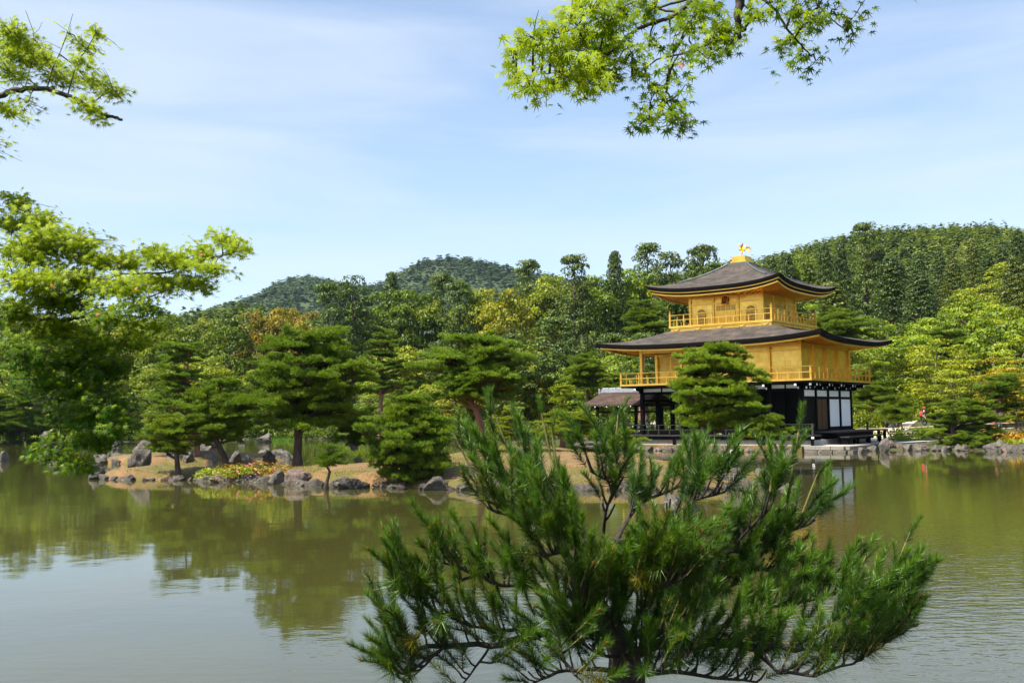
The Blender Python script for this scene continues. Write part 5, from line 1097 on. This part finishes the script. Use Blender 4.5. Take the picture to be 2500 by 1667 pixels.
for i in range(20):                                                 # east shore
    px = lerp(2182, 2505, (i+.5)/20)+r5.normal()*4; s = r5.uniform(.28,.55); p = G(px, 1098+r5.normal()*2.5+(4 if px > 2400 else 0), .0)
    rock('mossy grey shore stone in the east bank edging', (p.x, p.y, s*.25), (s*1.15,s*.8,s*.85), 'east bank edging stones', i%4 == 0, col=r5.uniform(.6,1.1))
P_ = [Vector((*p,0)) for p in ISLAND]
for i in range(len(P_)):
    a, b = P_[i], P_[(i+1)%len(P_)]; L_ = (b-a).length; front = i < 13
    for k in range(max(1, int(L_/(.36 if front else 1.5)))):
        p = a.lerp(b, (k+r5.random())/max(1,int(L_/(.36 if front else 1.5)))); s = r5.uniform(.14,.32)*(1.0 if r5.random() < .8 else 1.6)
        rock('small weathered stone edging the island shore', (p.x+r5.normal()*.12, p.y+r5.normal()*.12, s*.12), (s*1.2,s,s*.75), 'small edging stones of the island', r5.random() < .3, col=r5.uniform(.35,.9))
for i in range(16):
    a = i/16*6.28; x, y = -19+5.2*math.cos(a), 60+3.0*math.sin(a); s = r5.uniform(.35,.8)
    rock('rough stone edging the small islet', (x,y,s*.2), (s,s*.9,s*.9), 'edging stones of the islet', col=r5.uniform(.7,1.1))
# stones of the shore below the pavilion, the quay kerb and the ledge
for i in range(44):
    x = lerp(.4,-BW-1.3,(i+r5.random())/44); s = r5.uniform(.16,.34); p = BL(x, -2.72+r5.normal()*.06)
    rock('rubble stone in the pond wall below the pavilion', (p.x,p.y,s*.35), (s*1.15,s*.7,s*.9), 'rubble stones of the pond wall', i%3 == 0, col=r5.uniform(.7,1.2))
lg = MB(); A = [(-BW-1.3,-2.68),(1.0,-2.72),(1.0,-1.1),(-BW-1.3,-1.1)]
lg.add([(*BL(x,y,.36),) for x,y in A]+[(*BL(x,y,-.6),) for x,y in A], [(0,1,2,3),(0,4,5,1),(1,5,6,2),(2,6,7,3),(3,7,4,0)]); tag(lg.build('ledge', M['soil']), 'bare earth ledge below the pavilion veranda', kind='structure')
pv = MB(); A = [(.9,-2.0),(3.3,-1.9),(3.15,3.2),(4.2,6.5),(5,11),(1.0,11),(-.2,9)]
pv.add([(*BL(x,y,.36),) for x,y in A]+[(*BL(x,y,.0),) for x,y in A], [tuple(range(7))]+[(i,7+i,7+(i+1)%7,(i+1)%7) for i in range(7)]); tag(pv.build('pavement', M['paving']), 'grey paved court east of the pavilion', kind='structure')
PATH = [G(px,py,.40) for px,py in [(2118,1079),(2150,1078),(2200,1072),(2262,1068),(2285,1066),(2215,1064),(2250,1056),(2292,1048),(2270,1045),(2200,1056),(2130,1064),(2085,1068),(2110,1074)]]
pp_ = np.array([(p.x,p.y) for p in PATH]); gx, gy = np.meshgrid(np.arange(pp_[:,0].min()-.3, pp_[:,0].max()+.3, .22), np.arange(pp_[:,1].min()-.3, pp_[:,1].max()+.3, .22)); g2 = np.column_stack([gx.ravel(), gy.ravel()])
ii = np.arange(len(g2)).reshape(gx.shape); ff = np.stack([ii[:-1,:-1], ii[:-1,1:], ii[1:,1:], ii[1:,:-1]], -1).reshape(-1,4); ff = ff[sdist(g2[ff].mean(1), pp_) > -.02]
tag(mobj('path', npmesh('path', np.column_stack([g2, np.maximum(gz_arr(g2)+.035, .37)]), ff, M['sand'], smooth=True)), 'pale sandy path winding from the pavilion court', kind='structure')
QA = [(.9,-2.2),(1.8,-2.25),(2.7,-2.3),(3.5,-2.3),(3.48,-1.1),(3.42,.2),(3.38,1.4),(3.32,2.6),(3.28,3.7)]
for i in range(len(QA)-1):
    a, b = BL(*QA[i]), BL(*QA[i+1]); d = (b-a).normalized(); m = MB(); m.bar(a+d*.012+Vector((0,0,.27)), b-d*.012+Vector((0,0,.27)), .5, .20); o = m.build('kerb_stone', M['cutstone']); tag(o, 'long cut kerb stone of the quay beside the pavilion', 'kerb stone', 'cut kerb stones of the quay')
    m = MB(); m.bar(a+d*.02+Vector((.1,-.10,.02)), b-d*.02+Vector((.1,-.10,.02)), .62, .26); o = m.build('footing_stone', M['stone']); tag(o, 'rough footing stone under the quay kerb', 'stone', 'footing stones of the quay')
p = G(2145,1052,.6); m = MB(); m.box(-1.0,1.0,-.25,.25,-.1,.28); tag(m.build('stone_block', M['cutstone'], loc=(p.x,p.y,.38), rot=(0,0,.12)), 'long grey stone block lying beside the sandy path', 'stone block')
# ---- azalea in flower
az = G(605,1172,.1); AZ = empty('azalea_bush', (az.x, az.y+1.0, .12)); AZ.scale = (1.55,.95,.95); tag(AZ, 'low azalea bush with pink flowers on the island shore', 'azalea')
mobj('stems', STEM[0], AZ); o = mobj('foliage', make_bush(360, 2600, .075), AZ); o.color = (1.1,1.1,.6,1)
o = mobj('foliage', make_bush(361, 1200, .075), AZ, loc=(.25,-.1,.04)); o.color = (1.5,.85,.5,1)
rr = np.random.default_rng(9); d = rdir(120, rr); d[:,2] = np.abs(d[:,2]); pz = d*np.array([.88,.8,.62])*(.85+.2*rr.random((120,1))) + np.array([0,0,.12]); V, F = leaf_quads(pz, d, .05*(.7+.6*rr.random(120)), .9, rr)
tag(mobj('flowers', npmesh('flowers', V, F, M['flower']), AZ), kind='stuff')
p = G(2128,1046,.65); T = bush('small azalea with red-pink flowers beside the stone block', (p.x+.2,p.y,gz(p.x+.2,p.y)), .75, (1,1.1,.7), name='azalea_bush', cat='azalea')
d = rdir(110, rr); d[:,2] = np.abs(d[:,2]); V, F = leaf_quads(d*np.array([.8,.75,.6])+np.array([0,0,.1]), d, .13, .9, rr); tag(mobj('flowers', npmesh('flowers', V, F, M['flower']), T), kind='stuff')
# ---- reeds, moss tufts, small ferns
def blades(name, label, cx, cy, rx, ry, n, h, seed, zf):
    r = np.random.default_rng(seed); P = np.column_stack([cx+r.normal(size=n)*rx*.5, cy+r.normal(size=n)*ry*.5]); Z = zf(P); B = np.column_stack([P, Z-.03]); D = np.column_stack([r.normal(size=(n,2))*.18, np.ones(n)])
    V, F = needles(B, D, h*(.5+.7*r.random(n)), .035*h/.5, r); tag(mobj(name, npmesh(name, V, F, M['grass'], r.random(n)), None), label, kind='stuff')
p = G(690,1076,0); blades('reeds', 'bright green reeds at the back water edge', p.x, p.y-.6, 2.4, .8, 700, .55, 5, lambda P: np.zeros(len(P)))
p = G(1520,1080,0); blades('reeds', 'green reeds beside the fishing deck', p.x-2.2, p.y+6, 2.2, 1.6, 700, .9, 6, lambda P: np.zeros(len(P)))
r = np.random.default_rng(8); pts = np.column_stack([r.uniform(-17,8.5,110000), r.uniform(32,62,110000)]); dd = sdist(pts, ISLAND); zz = IZ(pts); keep = (dd > .05) & ((fnoise(pts[:,0],pts[:,1],1.4,5) > .58) | ((dd < .5) & (fnoise(pts[:,0],pts[:,1],.8,6) > .5))); pts, zz = pts[keep], zz[keep]; n = len(pts)
V, F = needles(np.column_stack([pts, zz-.01]), np.column_stack([r.normal(size=(n,2))*.5, np.ones(n)]), .05+.07*r.random(n), .022, r); o = tag(mobj('ground_cover', npmesh('ground_cover', V, F, M['grass'], r.random(n)), None), 'short dry grass and moss tufts on the island soil', kind='stuff'); o.color = (1.9,1.0,.5,1)
# needle litter and pebbles on the bare soil
pts = np.column_stack([r.uniform(-17,8.5,16000), r.uniform(32,62,16000)]); k = sdist(pts, ISLAND) > .2; pts = pts[k]; zz = IZ(pts); n = len(pts); V, F = leaf_quads(np.column_stack([pts, zz+.015]), np.column_stack([r.normal(size=(n,2))*.4, np.ones(n)]), .03+.05*r.random(n), .4, r)
M['litter'] = mat_simple('needle_litter', (.20,.11,.05), .9, var=.6, scale=9); tag(mobj('litter', npmesh('litter', V, F, M['litter']), None), 'fallen needles and bits lying on the island soil', kind='stuff')
# ------------------------------------------------------------------ heron
def skin_mesh(name, V, E_, R_, mat, sub=1):
    me = bpy.data.meshes.new(name); me.from_pydata(V, E_, []); o = bpy.data.objects.new(name+'_tmp', me); COL.objects.link(o)
    s = o.modifiers.new('s', 'SKIN'); 
    for i, q in enumerate(R_): me.skin_vertices[0].data[i].radius = (q, q) if not hasattr(q,'__len__') else q
    me.skin_vertices[0].data[0].use_root = True
    u = o.modifiers.new('u', 'SUBSURF'); u.levels = sub; u.render_levels = sub
    dg = bpy.context.evaluated_depsgraph_get(); dg.update(); out = bpy.data.meshes.new_from_object(o.evaluated_get(dg)); bpy.data.objects.remove(o); bpy.data.meshes.remove(me)
    out.name = name; out.materials.clear(); out.materials.append(mat); out.polygons.foreach_set('use_smooth', [True]*len(out.polygons)); return out
M['feather'] = mat_simple('pale_grey_feathers', (.62,.64,.66), .7, var=.15, scale=8); M['beak'] = mat_simple('yellow_beak', (.5,.35,.12), .5)
hp = G(1783,1168,.55); HR = empty('heron', (hp.x, hp.y+.1, hp.z)); HR.rotation_euler = (0,0,.3); tag(HR, 'pale grey heron standing with raised neck on a pond rock', 'heron')
mobj('body', skin_mesh('body', [(-.02,0,.36),(-.16,0,.30),(-.26,0,.22),(.06,0,.44),(.09,0,.54),(.055,0,.66),(.06,0,.76),(.10,0,.80),(.16,0,.80)], [(0,1),(1,2),(0,3),(3,4),(4,5),(5,6),(6,7),(7,8)], [.075,.06,.015,.05,.03,.024,.024,.032,.014], M['feather'], 2), HR)
bk = MB(); bk.tube([(.16,0,.80),(.28,0,.785)], [.012,.002], 6); bk.build('beak', M['beak'], HR)
for s in (-1,1): lgm = MB(); lgm.tube([(-.02,s*.035,.32),(.0,s*.035,.16),(-.03,s*.035,-.06)], [.011,.009,.008], 6); lgm.build('leg', M['beak'], HR)
# ------------------------------------------------------------------ visitors
def person_meshes(pose):
    sw = pose*.16; S = 1.0
    V = [(0,0,.95),(0,0,1.15),(0,0,1.38),(0,0,1.49),(0,.0,1.60),(0,-.01,1.70), (.10,0,.92),(.11,-sw,.50),(.11,sw*.6,.08),(.11,sw*.6-.14,.04), (-.10,0,.92),(-.11,sw,.50),(-.11,-sw*.6,.08),(-.11,-sw*.6-.14,.04), (.18,0,1.38),(.23,.03-sw*.5,1.12),(.22,-.10+sw*.4,.88),(.22,-.13+sw*.4,.80), (-.18,0,1.38),(-.23,.03+sw*.5,1.12),(-.22,-.10-sw*.4,.88),(-.22,-.13-sw*.4,.80)]
    E_ = [(0,1),(1,2),(2,3),(3,4),(4,5),(0,6),(6,7),(7,8),(8,9),(0,10),(10,11),(11,12),(12,13),(2,14),(14,15),(15,16),(16,17),(2,18),(18,19),(19,20),(20,21)]
    R_ = [.13,.13,.13,.055,.085,.075,.085,.062,.042,.035,.085,.062,.042,.035,.055,.042,.030,.035,.055,.042,.030,.035]
    body = skin_mesh('body', V, E_, R_, M['skin'])
    shirt = lambda m: skin_mesh('shirt', [V[0],V[1],V[2],(0,0,1.44),V[14],V[15],V[18],V[19]], [(0,1),(1,2),(2,3),(2,4),(4,5),(2,6),(6,7)], [.15,.155,.155,.09,.075,.060,.075,.060], m)
    trou = lambda m: skin_mesh('trousers', [V[0],V[6],V[7],V[8],V[10],V[11],V[12]], [(0,1),(1,2),(2,3),(0,4),(4,5),(5,6)], [.15,.10,.08,.062,.10,.08,.062], m)
    hair = skin_mesh('hair', [(0,.03,1.72),(0,.04,1.64),(0,-.03,1.74)], [(0,1),(0,2)], [.088,.075,.072], M['hair'])
    return body, shirt, trou, hair
M['skin'] = mat_simple('skin', (.50,.31,.22), .6); M['hair'] = mat_simple('dark_hair', (.02,.015,.012), .5)
CLOTH = {k: mat_simple('cloth_'+k, c, .8, var=.12) for k, c in dict(white=(.75,.77,.80), beige=(.52,.42,.30), black=(.03,.03,.035), red=(.62,.03,.05), blue=(.14,.22,.42), teal=(.06,.17,.18), grey=(.32,.34,.37), lightblue=(.45,.58,.75), pink=(.7,.3,.36), navy=(.03,.04,.09)).items()}
PM = [person_meshes(p) for p in (0.0, 1.0)]; SHIRT = {}; TROU = {}
def person(label, px, Y, shirt, trou, rz, pose=0, h=1.66, bag=None, hat=None):
    p = PY(px, 1000, Y); T = empty('person', (p.x, Y, gz(p.x, Y)-.02), rz); T.scale = (h/1.78,)*3; tag(T, label, 'person')
    b, sf, tf, hr = PM[pose]; mobj('body', b, T)
    if (shirt,pose) not in SHIRT: SHIRT[(shirt,pose)] = sf(CLOTH[shirt])
    if (trou,pose) not in TROU: TROU[(trou,pose)] = tf(CLOTH[trou])
    mobj('shirt', SHIRT[(shirt,pose)], T); mobj('trousers', TROU[(trou,pose)], T); mobj('hair', hr, T)
    if hat: mm = MB(); mm.tube([(0,0,1.70),(0,0,1.74),(0,0,1.82)], [.14,.105,.07], 10); mm.build('hat', CLOTH[hat], T, smooth=True)
    if bag: mm = MB(); mm.tube([(0,.20,1.02),(0,.23,1.10),(0,.23,1.36),(0,.19,1.44)], [.10,.16,.15,.08], 8); mm.build('backpack', CLOTH[bag], T, smooth=True)
for a in [('person in white shirt beside the corner post of the fishing deck',1474,93,'white','grey',.4,0),('person in beige coat with long dark hair seen through the fishing deck',1482,91.5,'beige','black',-.3,1,1.62,'black'),('person in black top among the visitors across the water',1497,93,'black','black',1.2,0),('person in dark teal top stooping among the visitors',1516,93.5,'teal','navy',.8,1,1.6),('person in white shirt carrying a red backpack behind the fishing deck',1528,92,'white','navy',2.4,1,1.66,'red'),('person in red top next to the white-shirted visitor',1537,93.2,'red','black',.2,0,1.55),
  ('person in pink top behind the deck post',1548,94,'pink','blue',-1,0,1.5),('person in pale blue shirt with white cap by the deck posts',1561,92.5,'lightblue','blue',2.7,1,1.68,None,'white'),('person in white top and dark trousers between the deck posts',1578,93,'white','black',.5,0,1.6),('person in grey top holding up a pale umbrella hand',1590,94,'grey','black',1.5,1),('person in light blue shirt at the end of the visitor line',1598,92,'lightblue','grey',-.5,0),
  ('person in red jacket among the pines beyond the sandy path',2163,82,'red','black',.5,0,1.6),('person in white cap behind the clipped shrub',2180,84,'grey','navy',1.2,1,1.64,None,'white'),('person in black with white hat by the garden fence',2196,82,'black','black',-.6,0,1.62,None,'white'),('person in navy with red cap and red backpack on the garden path',2256,83,'navy','black',.9,1,1.7,'red','red'),
  ('person in grey shirt at the east garden fence',2422,80,'grey','navy',.3,0,1.6),('person in white shirt behind the amber shrub',2440,80,'white','grey',-.8,1),('person in teal top near the end of the fence rail',2472,81,'teal','black',.4,0,1.58,None,'white'),('person in blue shirt at the end of the fence rail',2488,80.5,'blue','grey',1.1,1)]: person(*a)
# ------------------------------------------------------------------ garden fences: bamboo rails on posts
M['bamboo'] = mat_simple('weathered_bamboo', (.42,.32,.22), .7, var=.2, scale=4)
def fence(label, a, b, n, hs, zf):
    a, b = Vector(a), Vector(b); T = empty('bamboo_fence', (a.x,a.y,zf(a.x,a.y))); tag(T, label, 'fence'); z0 = T.location.z
    for i in range(n+1):
        p = a.lerp(b, i/n); m = MB(); m.tube([(0,0,-.3),(0,0,hs[-1]+.06)], .05, 6); m.build('post', M['bark_grey'], T, loc=(p.x-a.x,p.y-a.y,zf(p.x,p.y)-z0))
    for h in hs:
        for i in range(n):
            p, q = a.lerp(b, i/n), a.lerp(b, (i+1)/n); m = MB(); m.tube([(p.x-a.x,p.y-a.y-.06,zf(p.x,p.y)-z0+h),(q.x-a.x,q.y-a.y-.06,zf(q.x,q.y)-z0+h)], .045, 6); m.build('rail', M['bamboo'], T)
fence('low bamboo rail fence behind the shrubs east of the pavilion', PY(2070,1030,78), PY(2530,1030,76), 12, (.32,.72), gz)
fence('low bamboo rail fence on the far lawn behind the fishing deck', PY(1440,1030,90.5), PY(1640,1030,89.5), 5, (.4,.8), gz)
lw = MB(); A = [PY(px,1000,y) for px, y in ((1440,90),(1640,88.5),(1660,97),(1430,98))]
for k in range(4): person_free = None
for i in range(3):
    m = MB(); m.box(-.9,.9,-.22,.22,.38,.44).box(-.8,-.7,-.18,.18,0,.38).box(.7,.8,-.18,.18,0,.38); p = PY(1592,1045,82+i*1.2); tag(m.build('bench', M['bamboo'], loc=(p.x,p.y,gz(p.x,p.y)), rot=(0,0,-.2)), 'plain pale plank bench seen through the fishing deck posts', 'bench', 'plank benches behind the fishing deck')
# ------------------------------------------------------------------ air
hz = MB(); hz.box(-700,560,-60,1500,-6,330); hm = bpy.data.materials.new('thin_haze'); hm.use_nodes = True; ht = hm.node_tree; ht.nodes.clear()
ho = ht.nodes.new('ShaderNodeOutputMaterial'); hv = ht.nodes.new('ShaderNodeVolumePrincipled'); hv.inputs['Color'].default_value = (.55,.76,1.0,1); hv.inputs['Density'].default_value = .00005; hv.inputs['Anisotropy'].default_value = .2
ht.links.new(hv.outputs[0], ho.inputs['Volume']); o = hz.build('haze', hm); tag(o, 'thin pale summer haze filling the air over pond and hills', kind='stuff')
